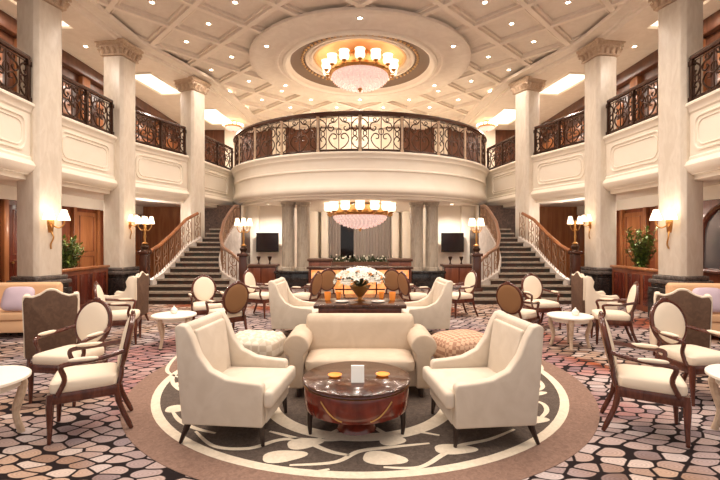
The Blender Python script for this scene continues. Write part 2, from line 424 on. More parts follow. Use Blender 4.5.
# gallery level wall: pilasters, framed panels
for s in (-1, 1):
    x = s*(WX-.002)
    for k, yy in enumerate((8.2, 10.6, 13.0, 15.4, 17.8, 20.2)):
        struct(MB().box(min(x, x-s*.14), max(x, x-s*.14), yy-.18, yy+.18, UP-.06, 6.6).build('trim_pilaster_%s_%d' % (SN[s], k+1), 'wood_light', bevel=.01), 'wooden pilaster on the %s gallery wall' % SN[s], 'trim')
        d = MB()
        for (a, b, mi) in ((.3, 2.05, 0),):
            d.box(min(x, x-s*.05), max(x, x-s*.05), yy+.35, yy+2.05, UP, 6.35)
        pn = struct(d.build('wall_panel_%s_%d' % (SN[s], k+1), 'wood_up_dark', bevel=.01), 'dark wood panel on the %s gallery wall' % SN[s], 'wall')
        m = MB()
        m.box(min(x-s*.04, x-s*.09), max(x-s*.04, x-s*.09), yy+.62, yy+1.8, 5.15, 5.62); m.box(min(x-s*.04, x-s*.09), max(x-s*.04, x-s*.09), yy+.62, yy+1.8, 5.72, 6.14)
        m.build('cream_inset', 'wood_light', pn, bevel=.01)
    struct(MB().box(min(x, x-s*.2), max(x, x-s*.2), 3, 22, 6.62, 6.98).build('trim_cornice_'+SN[s], 'wood_up', bevel=.03), 'wooden cornice over the %s gallery wall' % SN[s], 'trim')

# drum balcony
mb = MB(); arc = [(DR*math.cos(R(a)), 18.35+DR*math.sin(R(a))) for a in range(158, 383, 3)]
prof = [(-.3, UP), (.12, UP), (.15, UP-.03), (.15, UP-.07), (.10, UP-.11), (.07, UP-.16), (.07, UP-.20), (.02, UP-.24), (.0, UP-.30), (.0, 3.86),
        (.03, 3.83), (.03, 3.80), (-.02, 3.77), (-.03, 3.6), (.0, 3.42), (.05, 3.32), (.08, 3.24), (.07, 3.16), (.02, 3.11), (-.06, 3.08), (-.06, 3.04), (-.25, 3.02), (-.8, 3.0), (-1.0, 2.95)]
mb.sweep(arc, prof, 1)
struct(mb.build('trim_drum_fascia', 'cream'), 'curved cream front of the round balcony', 'trim')
mb = MB().lathe([(0, SOF), (5.0, SOF), (5.0, UP-.06), (0, UP-.06)], 72, (0, 18.35, 0))
struct(mb.build('slab_drum', 'cream'), 'round balcony slab above the back hall', 'floor')
struct(MB().box(-WX, WX, 17.0, 24, SOF+.003, UP-.063).build('slab_back', 'cream'))
struct(MB().box(-1.3, 1.3, 20.5, 20.62, UP, 6.98).build('wall_niche', 'cream', bevel=.02), 'cream lit panel on the upper back wall', 'wall')
struct(MB().box(-9, 9, 20.6, 20.8, UP-.06, CEIL+.2).build('wall_back_upper', 'wood_up'), 'wood panelled back wall of the upper hall', 'wall')
for k, xx in enumerate((-6.2, -3.9, -1.6, 1.6, 3.9, 6.2)):
    struct(MB().box(xx-.3, xx+.3, 20.38, 20.62, UP-.06, CEIL).build('trim_back_pilaster_%d' % (k+1), 'cream', bevel=.02), 'cream pilaster on the upper back wall', 'trim')

# ground level back hall
for s in (-1, 1):
    n = SN[s]
    a, b = sorted((s*4.45, s*2.75))
    struct(MB().box(a, b, 16.3, 16.5, 0, SOF).build('wall_hall_'+n, 'cream'), 'cream wall behind the %s column pair' % n, 'wall')
    a, b = sorted((s*5.9, s*4.45))
    struct(MB().box(a, b, 15.9, 16.1, 0, SOF).build('wall_landing_'+n, 'mottled'), 'brown patterned wall above the %s stair landing' % n, 'wall')
    a, b = sorted((s*4.47, s*4.37))
    struct(MB().box(a, b, 15.9, 16.5, 0, SOF).build('wall_return_'+n, 'cream'))
    a, b = sorted((s*WX, s*5.9))
    struct(MB().box(a, b, 16.6, 16.8, 0, SOF).build('wall_corner_'+n, 'wood_light'), 'cherry wall in the %s back corner' % n, 'wall')
    a, b = sorted((s*2.75, s*2.65))
    struct(MB().box(a, b, 16.3, 20.2, 0, SOF).build('wall_passage_'+n, 'cream'))
    for q, (xa, xb, yy) in enumerate(((1.48, 1.80, 19.7), (1.95, 2.3, 19.4))):
        a, b = sorted((s*xa, s*xb))
        struct(MB().box(a, b, yy, 20.2, 0, SOF).build('trim_jamb_%s_%d' % (n, q+1), 'cream', bevel=.02), 'cream pilaster beside the curtained window', 'trim')
    a, b = sorted((s*4.2, s*3.85))
    struct(MB().box(a, b, 16.1, 16.32, 0, SOF).build('trim_hall_pilaster_'+n, 'cream', bevel=.02), 'cream pilaster beside the %s television' % n, 'trim')
struct(MB().box(-2.7, 2.7, 20.2, 20.4, 0, SOF).build('wall_back', 'cream'), 'cream back wall of the hall', 'wall')
w = struct(MB().box(-1.46, 1.46, 20.12, 20.18, .75, 2.92).build('window_1', 'night'), 'dark window with grey curtains at the end of the hall', 'window')
def drape(x0, x1):
    m = MB(); n = int((x1-x0)/.025); vs = []
    for i in range(n+1):
        x = x0+(x1-x0)*i/n; y = 20.06-.035*math.sin(i*1.15)
        vs += [(x, y, .7), (x, y, 2.93)]
    m._faces(vs, [(2*i, 2*i+2, 2*i+3, 2*i+1) for i in range(n)])
    return m
for (a, b, nm) in ((-1.46, -.92, 'narrow'), (-.3, 1.46, 'wide')):
    tag(drape(a, b).build('curtain', 'curtain', angle=80), '%s grey curtain drawn over the hall window' % nm, 'curtain')

# ------------------------------------------------------------------ columns
def column(x, y, rz, s, which, full=True):
    c = thing('column', 'square travertine column with dark granite base, %s' % which, 'column', (x, y, 0), rz); c['kind'] = 'structure'
    h = .30; ch = .075
    def oct_(h, ch): return [(h, -h+ch), (h, h-ch), (h-ch, h), (-h+ch, h), (-h, h-ch), (-h, -h+ch), (-h+ch, -h), (h-ch, -h)]
    MB().prism(oct_(h, ch), .92, 6.5).build('shaft', 'stone', c, bevel=.012)
    MB().box(-.40, .40, -.40, .40, 0, .66).box(-.36, .36, -.36, .36, .66, .74).build('granite_base', 'granite', c, bevel=.02)
    MB().box(-.40, .40, -.40, .40, .74, .83).box(-.35, .35, -.35, .35, .83, .92).build('base_moulding', 'granite2', c, bevel=.03)
    m = MB()
    for (a, b, z0, z1) in ((.325, .335, 6.52, 6.56), (.31, .36, 6.56, 6.78), (.375, .40, 6.78, 6.83), (.42, .42, 6.83, 6.9)):
        m.prism([(a, -a), (a, a), (-a, a), (-a, -a)], z0, z1, top=[(b, -b), (b, b), (-b, b), (-b, -b)])
    cp = m.build('capital', 'capital', c, bevel=.01)
    m = MB()
    for q in range(4):
        rot = Matrix.Rotation(q*PI/2, 3, 'Z')
        for u in (-.24, -.08, .08, .24):
            pts = [rot @ Vector((u, -.31-a, z)) for a, z in ((.015, 6.56), (.03, 6.63), (.07, 6.70), (.105, 6.69), (.10, 6.65))]
            m.tube(pts, [.04, .05, .045, .03, .02], 6)
        pts = [rot @ Vector((-.345-.03*math.cos(t), -.345-.03*math.cos(t), 6.73+.06*math.sin(t))) for t in [i*.6 for i in range(10)]]
        m.tube(pts, .03, 6)
    m.build('acanthus_carving', 'capital', cp)
    return c
for s in (-1, 1):
    n = SN[s]
    column(s*6.65, 8.83, -s*R(-17) if s > 0 else R(-17), s, 'tallest in view on the %s' % n)
    column(s*6.5, 11.5, R(8.5)*s, s, 'middle one on the %s' % n)
    column(s*5.55, 14.1, R(24)*s, s, 'beside the %s staircase' % n)
for s in (-1, 1):
    for q, px in enumerate((2.48, 1.96)):
        c = thing('column', 'grey fluted column under the balcony, %s of the %s pair' % (('outer', 'inner')[q], SN[s]), 'column', (s*px, 14.7, 0)); c['kind'] = 'structure'
        prof = []
        m = MB()
        nf = 16; poly = []
        for i in range(nf*4):
            a = 2*PI*i/(nf*4); r = .215-(.014 if i % 4 in (1, 2) else 0)
            poly.append((r*math.cos(a), r*math.sin(a)))
        m.prism(poly, .72, 2.80)
        m.build('shaft', 'greystone', c, angle=60)
        MB().lathe([(.0, .60), (.26, .60), (.26, .65), (.24, .67), (.25, .70), (.21, .73)], 32).build('base_moulding', 'greystone', c)
        MB().lathe([(.215, 2.78), (.24, 2.81), (.22, 2.84), (.26, 2.88), (.27, SOF), (0, SOF)], 32).build('capital', 'greystone', c)
    p = MB().box(-.62, .62, -.36, .36, 0, .52).box(-.68, .68, -.42, .42, .52, .60).build('pedestal', 'granite', bevel=.02, loc=(s*2.22, 14.7, 0))
    struct(p, 'dark granite pedestal under the %s pair of grey columns' % SN[s], 'pedestal')

# ------------------------------------------------------------------ railings
def scroll_panel(w, h):
    m = MB(); r = .019
    for s in (-1, 1):
        P = lambda pts: [(s*a*w, 0, b*h) for a, b in pts]
        m.tube(smooth(P([(.04, .06), (.16, .16), (.24, .34), (.16, .50), (.06, .46), (.07, .36), (.13, .36)]), 4), r, 5)
        m.tube(smooth(P([(.03, .94), (.10, .84), (.22, .80), (.26, .66), (.18, .58), (.12, .66), (.16, .71)]), 4), r, 5)
        m.tube(smooth(P([(.46, .06), (.36, .14), (.30, .28), (.36, .42), (.44, .36), (.40, .28)]), 4), r, 5)
        m.tube(smooth(P([(.46, .94), (.36, .86), (.30, .74), (.36, .58), (.44, .64), (.40, .72)]), 4), r, 5)
        m.tube(P([(.30, 0), (.30, 1)]), .011, 5)
        m.tube(P([(.47, 0), (.47, 1)]), .014, 5)
        m.tube([(s*.38*w+.055*math.cos(t), 0, .5*h+.075*math.sin(t)) for t in [2*PI*i/12 for i in range(12)]], .016, 5, closed=True)
        m.tube([(s*.15*w+.05*math.cos(t), 0, .9*h+.05*math.sin(t)) for t in [2*PI*i/12 for i in range(12)]], .015, 5, closed=True)
    m.tube([(0, 0, 0), (0, 0, h)], .016, 5)
    m.tube([(.075*math.cos(t), 0, .56*h+.10*math.sin(t)) for t in [2*PI*i/14 for i in range(14)]], .015, 5, closed=True)
    m.tube([(-.48*w, 0, .04*h), (.48*w, 0, .04*h)], .016, 5)
    m.tube([(-.48*w, 0, .98*h), (.48*w, 0, .98*h)], .012, 5)
    return m
PANELS = {}
def railing(path, label, off, sign, height=.88, pw=1.0, postmat='iron', group=None):
    mid = path[len(path)//2]
    t = thing('balcony_railing', label, 'railing', (mid[0], mid[1], UP))
    pts = [Vector(p) for p in path]; n = len(pts); Q = []
    for i in range(n):
        d = (pts[min(i+1, n-1)]-pts[max(i-1, 0)]).normalized(); Q.append(pts[i]+Vector((d.y, -d.x))*sign*off)
    o = Vector((mid[0], mid[1], 0))
    L3 = lambda p, z: (p.x-o.x, p.y-o.y, z)
    rail = [L3(p, height) for p in Q]
    MB().tube(rail, .055 if len(path) < 9 else .085, 8).build('handrail', 'rail', t)
    MB().tube([L3(p, .05) for p in Q], .03, 6).build('bottom_rail', 'iron', t)
    cum = [0]
    for i in range(1, n): cum.append(cum[-1]+(Q[i]-Q[i-1]).length)
    def at(u):
        for i in range(1, n):
            if u <= cum[i] or i == n-1:
                f = (u-cum[i-1])/(cum[i]-cum[i-1]); return Q[i-1].lerp(Q[i], f)
    N = max(1, round(cum[-1]/pw)); w = cum[-1]/N
    key = round(w, 2)
    for k in range(N+1):
        p = at(min(cum[-1], k*w))
        key2 = 'post'+postmat
        if key2 not in PANELS:
            PANELS[key2] = MB().box(-.035, .035, -.035, .035, 0, height-.03).box(-.05, .05, -.05, .05, 0, .1).box(-.05, .05, -.05, .05, height-.16, height-.06).build('post', postmat, t, bevel=.006)
            q = PANELS[key2]
        else:
            q = PANELS[key2].copy(); COL.objects.link(q); q.parent = t
        q.location = L3(p, 0)
        if k < N:
            p2 = at(min(cum[-1], (k+1)*w)); d = p2-p
            if key not in PANELS:
                PANELS[key] = scroll_panel(w, height-.12).build('scroll_panel', 'iron', t); g = PANELS[key]
            else:
                g = PANELS[key].copy(); COL.objects.link(g); g.parent = t
            c = (p+p2)/2; g.location = L3(c, .05); g.rotation_euler = (0, 0, math.atan2(d.y, d.x))
    return t
for s in (-1, 1):
    P = [Vector(p) for p in PATH(s)]
    names = ('bay nearest the camera', 'bay before the first tall column gap', 'bay between middle and stair columns', 'short bay beside the round balcony')
    names = ('bay in front of the tallest column', 'bay behind the tallest column', 'bay between middle column and stair column', 'bay joining the round balcony')
    for k, (a, b) in enumerate(zip(P[:-1], P[1:])):
        d = (b-a).normalized()
        a2 = a+d*(.40 if k else 0); b2 = b-d*(.40 if k < 3 else .1)
        if k == 0: a2 = a+d*1.6
        railing([a2, b2], 'bronze scrollwork railing, %s gallery %s' % (SN[s], names[k]), .03, -s)
arc2 = [(5.17*math.cos(R(a)), 18.35+5.17*math.sin(R(a))) for a in range(196, 345, 2)]
railing(arc2, 'curved bronze scrollwork railing on the round balcony', 0, 1, height=1.2, pw=1.3, postmat='capital')

# ------------------------------------------------------------------ staircases
def lerp_tab(tab, y):
    for (a, b), (c, d) in zip(tab[:-1], tab[1:]):
        if y <= c: return b+(d-b)*max(0, min(1, (y-a)/(c-a)))
    return tab[-1][1]
OUT = [(10.9, 6.2), (11.2, 6.0), (11.5, 5.72), (11.8, 5.56), (12.4, 5.46), (13.2, 5.38), (13.6, 5.14), (14.0, 5.02), (15.9, 4.98)]
INN = [(10.9, 2.8), (11.2, 3.0), (11.45, 3.2), (11.7, 3.58), (11.95, 3.86), (12.5, 4.1), (13.3, 4.26), (14, 4.26), (14.5, 4.2), (15.9, 4.1)]
RISE = .145; RUN = .255; NST = 14
for s in (-1, 1):
    n = SN[s]
    st = thing('staircase', 'sweeping marble staircase with bronze balustrades on the %s of the round balcony' % n, 'staircase', (s*4.4, 10.9, 0))
    X0, Y0s = s*4.4, 10.9
    L = lambda x, y: (s*x-X0, y-Y0s)
    for i in range(NST):
        y0 = 10.9+RUN*i; y1 = 10.9+RUN*(i+1) if i < NST-1 else 15.88
        z = RISE*(i+1)
        poly = [L(lerp_tab(OUT, y0), y0), L(lerp_tab(INN, y0), y0), L(lerp_tab(INN, y1), y1), L(lerp_tab(OUT, y1), y1)]
        if s > 0: poly = poly[::-1]
        m = MB().prism(poly, 0, z-.045, 1)
        a = L(lerp_tab(OUT, y0)+.03, y0-.03); b = L(lerp_tab(INN, y0)-.03, y0-.03)
        c = L(lerp_tab(INN, y1), y1); d = L(lerp_tab(OUT, y1), y1)
        pp = [a, b, c, d]
        if s > 0: pp = pp[::-1]
        m.prism(pp, z-.045, z, 0)
        m.build('step', ['tread', 'riser'], st)
    def zt(y): return min(NST, max(0, (y-10.9)/RUN+.5))*RISE
    for side, tab, y0 in (('outer', OUT, 11.55), ('inner', INN, 11.45)):
        yend = 13.72 if side == 'outer' else 14.8
        ys = [y0+.1*i for i in range(int((yend-y0)/.1)+1)]
        of = -.0 if side == 'outer' else 0
        # white curb / side wall
        m = MB()
        for (a, b) in zip(ys[:-1], ys[1:]):
            xa, xb = lerp_tab(tab, a), lerp_tab(tab, b)
            k = .06
            poly = [L(xa-k, a), L(xa+k, a), L(xb+k, b), L(xb-k, b)]
            vs = [(p[0], p[1], 0) for p in poly]+[(poly[0][0], poly[0][1], zt(a)+.12), (poly[1][0], poly[1][1], zt(a)+.12), (poly[2][0], poly[2][1], zt(b)+.12), (poly[3][0], poly[3][1], zt(b)+.12)]
            m._faces(vs, [(0, 1, 5, 4), (1, 2, 6, 5), (2, 3, 7, 6), (3, 0, 4, 7), (4, 5, 6, 7)])
        m.build('side_wall', 'whitewall', st)
        top = smooth([(*L(lerp_tab(tab, y), y), zt(y)+.92) for y in ys[::2]], 3)
        if side == 'inner':
            top = smooth([(*L(lerp_tab(tab, ys[0])+.02, ys[0]), zt(ys[0])+.68)]+[(*L(lerp_tab(tab, y), y), zt(y)+.78) for y in ys[2::2]], 3)
        MB().tube(top, .05, 8).build('handrail', 'wood_light' if side == 'outer' else 'nosing', st)
        m = MB()
        for q, y in enumerate(ys[1:]):
            x = lerp_tab(tab, y); z0 = zt(y)+.1; h = .80 if side == 'outer' else .66
            bx, by = L(x, y)
            m.tube([(bx, by, z0), (bx, by, z0+h)], .011, 5)
            if q % 3 == 0 and y < yend-.25:
                x2 = lerp_tab(tab, y+.2); ex, ey = L(x2, y+.2); dz = zt(y+.2)-zt(y)
                for (f0, f1, bow) in ((.05, .5, .0), (.95, .5, 1)):
                    pts = []
                    for j in range(13):
                        t = j/12; ang = t*2*PI*1.25; rr = .5*(1-t*.7)
                        u = .5+rr*math.cos(ang+PI*bow); v = .5+(.5-f0)*-1*.55*(1-.0*t)+rr*.5*math.sin(ang+PI*bow)
                        pts.append((bx+(ex-bx)*u, by+(ey-by)*u, z0+h*v+dz*u))
                    m.tube(pts, .011, 5)
        m.build('baluster_scrollwork', 'bronze_light', st)
        # newel
        nx, ny = L(lerp_tab(tab, y0-.12)+(.0), y0-.12)
        zb = zt(y0-.12)-.05
        m = MB().box(nx-.13, nx+.13, ny-.13, ny+.13, 0, zb+.12).box(nx-.10, nx+.10, ny-.10, ny+.10, zb+.12, zb+.95).box(nx-.14, nx+.14, ny-.14, ny+.14, zb+.95, zb+1.03)
        nw = m.build('newel_post', 'rail', st, bevel=.012)
        MB().lathe([(0, 0), (.09, 0), (.07, .04), (.10, .09), (.10, .13), (.05, .18), (0, .19)], 16, (nx, ny, zb+1.03)).build('newel_cap', 'iron', nw)
        # candelabra on the newel
        cz = zb+1.22
        cd = thing('candelabra', 'brass candelabra with lit shades on the %s newel post of the %s staircase' % (side, n), 'lamp', (X0+nx, Y0s+ny, cz))
        MB().lathe([(0, 0), (.08, 0), (.08, .02), (.03, .05), (.022, .12), (.035, .2), (.02, .3), (.03, .42), (.018, .5), (.018, .62), (0, .64)], 12).build('stem', 'gold', cd)
        na = 4; rr = .16
        for k in range(na):
            a = 2*PI*k/na+.3
            u = Vector((math.cos(a), math.sin(a), 0))
            pts = smooth([Vector((0, 0, .42)), u*rr*.5+Vector((0, 0, .36)), u*rr+Vector((0, 0, .46)), u*rr+Vector((0, 0, .54))], 4)
            MB().tube(pts, .011, 6).build('arm', 'gold', cd)
            MB().lathe([(.08, .54), (.072, .60), (.05, .70), (.04, .74)], 12, (u.x*rr, u.y*rr, 0)).build('lamp_shade', 'shade', cd)

# ------------------------------------------------------------------ lamps
ch = thing('chandelier', 'large crystal chandelier with ring of bell shades hanging in the ceiling dome', 'chandelier', (DOME[0], DOME[1], 6.32))
ch.scale = (.90, .90, .84)
def chandelier(t, rod):
    MB().lathe([(0, rod), (.35, rod), (.33, rod-.06), (.06, rod-.1), (.04, rod-.2), (.07, rod-.28), (.04, .95), (.10, .8), (.05, .7), (0, .7)], 20).build('ceiling_rod', 'gold', t)
    MB().lathe([(.98, .62), (1.04, .60), (1.06, .52), (1.02, .46), (.96, .44), (.95, .52), (.98, .62)], 64).build('ring_frame', 'gold', t)
    b = MB().lathe([(.97, .46), (.93, .36), (.80, .22), (.55, .10), (.25, .03), (.06, 0), (0, 0)], 64)
    bw = b.build('crystal_bowl', 'crystal', t)
    m = MB()
    for k in range(8):
        q = k/8
        r = [.96, .92, .84, .73, .6, .45, .3, .16][k]; z = [.40, .33, .25, .18, .115, .07, .035, .01][k]
        nb = max(8, int(44*r))
        for j in range(nb):
            a = 2*PI*j/nb+k*.3
            m.pillow((r*math.cos(a), r*math.sin(a), z-.02), .030, .030, .042, 1, 1, 6, 4)
    m.build('crystal_drops', 'crystal', bw)['kind'] = 'stuff'
    MB().lathe([(0, .02), (.07, .01), (.09, -.03), (.04, -.07), (.05, -.10), (0, -.15)], 14).build('finial', 'gold', t)
    m = MB().lathe([(.9, .60), (.94, .78), (.86, .8), (.5, .82), (0, .82)], 48)
    m.build('upper_dish', 'goldleaf', t)
    for k in range(14):
        a = 2*PI*(k+.5)/14; u = Vector((math.cos(a), math.sin(a), 0))
        arm = MB().tube(smooth([u*1.0+Vector((0, 0, .52)), u*1.12+Vector((0, 0, .44)), u*1.18+Vector((0, 0, .46)), u*1.16+Vector((0, 0, .54))], 4), .022, 6).lathe([(.03, .52), (.08, .56), (.085, .585), (0, .59)], 12, (u.x*1.16, u.y*1.16, 0)).build('arm', 'gold', t)
        MB().lathe([(.08, .58), (.14, .62), (.165, .72), (.145, .83), (.17, .90)], 16, (u.x*1.16, u.y*1.16, 0)).build('lamp_shade', 'shade', t)
chandelier(ch, 1.305)
lc = dup(ch, 'wide crystal chandelier hanging under the round balcony', (0, 15.2, 2.08), 0, scale=.98)
for c in list(lc.children):
    if c.name.startswith('ceiling_rod'): bpy.data.objects.remove(c)
MB().lathe([(0, .86), (.3, .86), (.28, .80), (.05, .76), (.05, .5), (0, .5)], 20).build('ceiling_rod', 'gold', lc)
for s in (-1, 1):
    dup(ch, 'small crystal ceiling chandelier over the %s end of the round balcony' % SN[s], (s*5.55, 18.6, 6.42), 0, scale=.34)

def add_light(kind, loc, power, color=(1, .86, .68), size=.1, rot=None, spot=None, name=None, parent=None, blend=.6):
    l = bpy.data.lights.new(name or 'lamp_light', kind); l.energy = power; l.color = color
    if kind == 'AREA': l.shape = 'DISK'; l.size = size
    else: l.shadow_soft_size = size
    if spot: l.spot_size = R(spot); l.spot_blend = blend
    o = bpy.data.objects.new(name or 'lamp_light', l); COL.objects.link(o)
    o.location = loc
    if rot: o.rotation_euler = rot
    if parent: o.parent = parent
    return o
WARM = (1, .88, .77)
first = None
def downlight(x, y, z, group, label, power):
    global first
    if first is None:
        first = t = thing('downlight', label, 'ceiling light', (x, y, z), 0, group)
        MB().lathe([(.055, -.012), (.08, -.012), (.085, .0), (.08, .02), (.05, .02), (.05, -.004), (.055, -.012)], 20).build('trim_ring', 'cream', t)
        MB().lathe([(.05, 0), (.035, -.006), (0, -.008)], 16).build('lens', 'bulb', t)
    else:
        t = dup(first, label, (x, y, z), 0, group=group)
    if power: add_light('SPOT', (x, y, z-.03), power, WARM, .09, (0, 0, 0), 150, name='spot_light', blend=.8)
    return t
for cx, cy in cells():
    if not inside(cx, cy) or (cx-DOME[0])**2+(cy-DOME[1])**2 < 3.6**2: continue
    if abs(cx) > 5.7: continue
    if cy > 9.0 and cy < 17.5:
        downlight(cx, cy, CEIL+.108, 'downlights in the ceiling coffers', 'small round downlight in a diamond ceiling coffer', 92)
    elif 2 < cy <= 9.0:
        add_light('SPOT', (cx, cy, CEIL+.05), 92, WARM, .09, (0, 0, 0), 150, name='spot_light', blend=.8)
for k in range(6):
    a = R(30+60*k)
    downlight(DOME[0]+2.95*math.cos(a), DOME[1]+2.95*math.sin(a), 6.953, 'downlights on the dome ring', 'round downlight on the plain ring around the dome', 92)
for s in (-1, 1):
    for yy in (11.7, 13.2):
        downlight(s*7.55, yy, 6.98, 'downlights over the %s gallery' % SN[s], 'round downlight in the flat ceiling over the %s gallery' % SN[s], 40)
    for (x, y) in ((7.5, 9.6), (7.4, 11.2), (7.2, 13.2)):
        downlight(s*x, y, SOF-.002, 'downlights under the %s gallery' % SN[s], 'round downlight in the soffit under the %s gallery' % SN[s], 170)
    downlight(s*3.3, 15.3, SOF-.002, 'downlights under the round balcony', 'round downlight in the soffit of the round balcony', 330)
for s in (-1, 1):
    struct(MB().prism([(s*6.3, 4), (s*6.65, 8.83), (s*6.5, 11.5), (s*5.55, 14.1), (s*5.3, 16), (s*5, 22.5), (s*WX, 22.5), (s*WX, 4)], 6.985, 7.05).build('ceiling_gallery_'+SN[s], 'ceil'), 'flat cream ceiling over the %s gallery' % SN[s], 'ceiling')
    for k, (x, y, w, d, r) in enumerate(((7.3, 9.9, .42, .7, 0), (6.95, 14.5, .42, .95, 8), (6.3, 18.3, .6, 1.1, 6))):
        t = thing('cove_light', 'bright rectangular light trough over the %s gallery, %s' % (SN[s], ('behind the tallest column', 'between middle and stair columns', 'beside the round balcony')[k]), 'ceiling light', (s*x, y, 6.985), R(r)*s)
        MB().box(-w, w, -d, d, -.012, -.002).build('lit_panel', 'cove', t)
        MB().tube([(-w, -d, -.01), (w, -d, -.01), (w, d, -.01), (-w, d, -.01)], .05, 4, closed=True).build('trough_frame', 'cream', t)
# wall sconces on the columns
def sconce(x, y, z, rz, label):
    t = thing('wall_sconce', label, 'lamp', (x, y, z), rz)
    MB().prism([(-.05, -.22), (.05, -.22), (.08, 0), (.05, .2), (0, .26), (-.05, .2), (-.08, 0)], 0, .03, axis='y').build('back_plate', 'gold', t, bevel=.006)
    for sx in (-1, 1):
        MB().tube(smooth([(0, -.01, -.05), (sx*.08, -.12, -.12), (sx*.16, -.16, -.04), (sx*.16, -.16, .04)], 5), .014, 6).build('arm', 'gold', t)
        MB().lathe([(.115, .04), (.10, .10), (.065, .2), (.05, .26)], 16, (sx*.16, -.16, 0)).build('lamp_shade', 'shade', t)
    MB().tube(smooth([(0, -.01, -.2), (.02, -.05, -.32), (-.02, -.03, -.45), (0, -.01, -.55)], 4), .016, 6).build('tail_scroll', 'gold', t)
    return t
for s in (-1, 1):
    a = R(17)
    nx = -s*math.cos(a); ny = -math.sin(a)
    rz = math.atan2(ny, nx)+PI/2
    sconce(s*6.65+nx*.305, 8.83+ny*.305, 2.02, rz, 'twin shade brass sconce on the tallest column at the %s' % SN[s])
    a = R(8.5); nx = -s*math.cos(a); ny = -math.sin(a); rz = math.atan2(ny, nx)+PI/2
    q = sconce(s*6.5+nx*.305, 11.5+ny*.305, 2.12, rz, 'twin shade brass sconce on the middle column at the %s' % SN[s]); q.scale = (.7, .7, .8)

# ------------------------------------------------------------------ rug medallion
rg = thing('round_rug', 'round taupe medallion rug with cream ring and lily scrolls under the sofa group', 'rug', (0, 5.25, 0))
RC = Vector((0, 5.25))
def ring(r0, r1, z, seg=96):
    return MB().lathe([(r0, z), (r1, z), (r1, 0), ], seg) if r0 > 0 else MB().lathe([(0, z), (r1, z), (r1, 0)], seg)
ring(2.30, 2.58, .004).build('brown_border', 'med_rim', rg)
ring(0, 2.25, .004).build('taupe_field', 'med_field', rg)
ring(2.235, 2.32, .006).build('cream_ring', 'med_cream', rg)
m = MB()
def ribbon(pts, w, z=.0065):
    pts = smooth([Vector((*p, 0)) for p in pts], 8); n = len(pts); vs = []
    for i in range(n):
        t = (pts[min(i+1, n-1)]-pts[max(i-1, 0)]).normalized(); u = Vector((-t.y, t.x, 0))
        ww = w*(.45+.55*math.sin(PI*min(1, max(0, (i+.6)/(n+.2)))))
        for q in (-1, 1):
            p = pts[i]+u*q*ww; vs.append((p.x-RC.x, p.y-RC.y, z))
    m._faces(vs, [(2*i, 2*i+1, 2*i+3, 2*i+2) for i in range(n-1)])
def blob(c, rx, ry, ang, z=.007, lob=0):
    vs = [(c[0]-RC.x, c[1]-RC.y, z)]
    for k in range(28):
        a = 2*PI*k/28; r = 1+lob*math.cos(3*a)
        x = rx*r*math.cos(a); y = ry*r*math.sin(a)
        vs.append((c[0]-RC.x+x*math.cos(ang)-y*math.sin(ang), c[1]-RC.y+x*math.sin(ang)+y*math.cos(ang), z))
    m._faces(vs, [(0, 1+k, 1+(k+1) % 28) for k in range(28)])
fp = floor_pt
# left half, read from the floor
for (c, rx, ry, an) in (((305, 444), .15, .10, .3), ((284, 457), .17, .10, .2), ((392, 441), .11, .10, 0), ((384, 459), .17, .11, -.2),
                        ((179, 409), .13, .10, .2), ((183, 384), .10, .07, .4), ((532, 420), .15, .10, 0), ((538, 394), .11, .06, .3), ((455, 450), .17, .09, 0)):
    blob(fp(*c), rx, ry*.9, an, lob=.10)
for pts in ([(196, 432), (215, 447), (250, 449), (284, 440), (330, 441), (345, 440)], [(290, 466), (335, 463), (360, 452), (390, 448), (430, 444)],
            [(384, 468), (420, 468), (444, 455), (462, 446), (490, 440), (515, 430)], [(270, 432), (300, 440), (330, 452), (350, 456)],
            [(173, 412), (180, 421), (196, 429), (216, 434)], [(176, 372), (173, 382), (180, 390), (190, 393)], [(330, 470), (300, 474), (262, 466), (240, 460)],
            [(362, 418), (375, 428), (392, 436), (412, 432), (440, 436)], [(362, 420), (340, 430), (318, 440)],
            [(524, 372), (538, 380), (543, 388), (530, 394)], [(528, 400), (543, 404), (547, 412), (537, 422)], [(528, 352), (538, 362), (542, 370), (532, 374)],
            [(185, 350), (172, 362), (168, 372), (180, 378)]):
    ribbon([fp(*p) for p in pts], .024)
for a0 in range(35, 160, 30):            # far side of the medallion, mirrored scrolls
    a = R(a0); c = (1.55*math.cos(a), 5.25+1.55*math.sin(a))
    blob(c, .2, .11, a+PI/2, lob=.15)
    ribbon([(1.9*math.cos(a+t), 5.25+(1.9-abs(t))*math.sin(a+t)) for t in (-.25, -.1, .05, .2)], .035)
m.build('lily_scroll_pattern', 'med_cream', rg)
mm = MB().lathe([(.84, .0062), (.98, .0062)], 72, (0, 4.45-5.25, 0)); mm.build('cream_inner_ring', 'med_cream', rg)

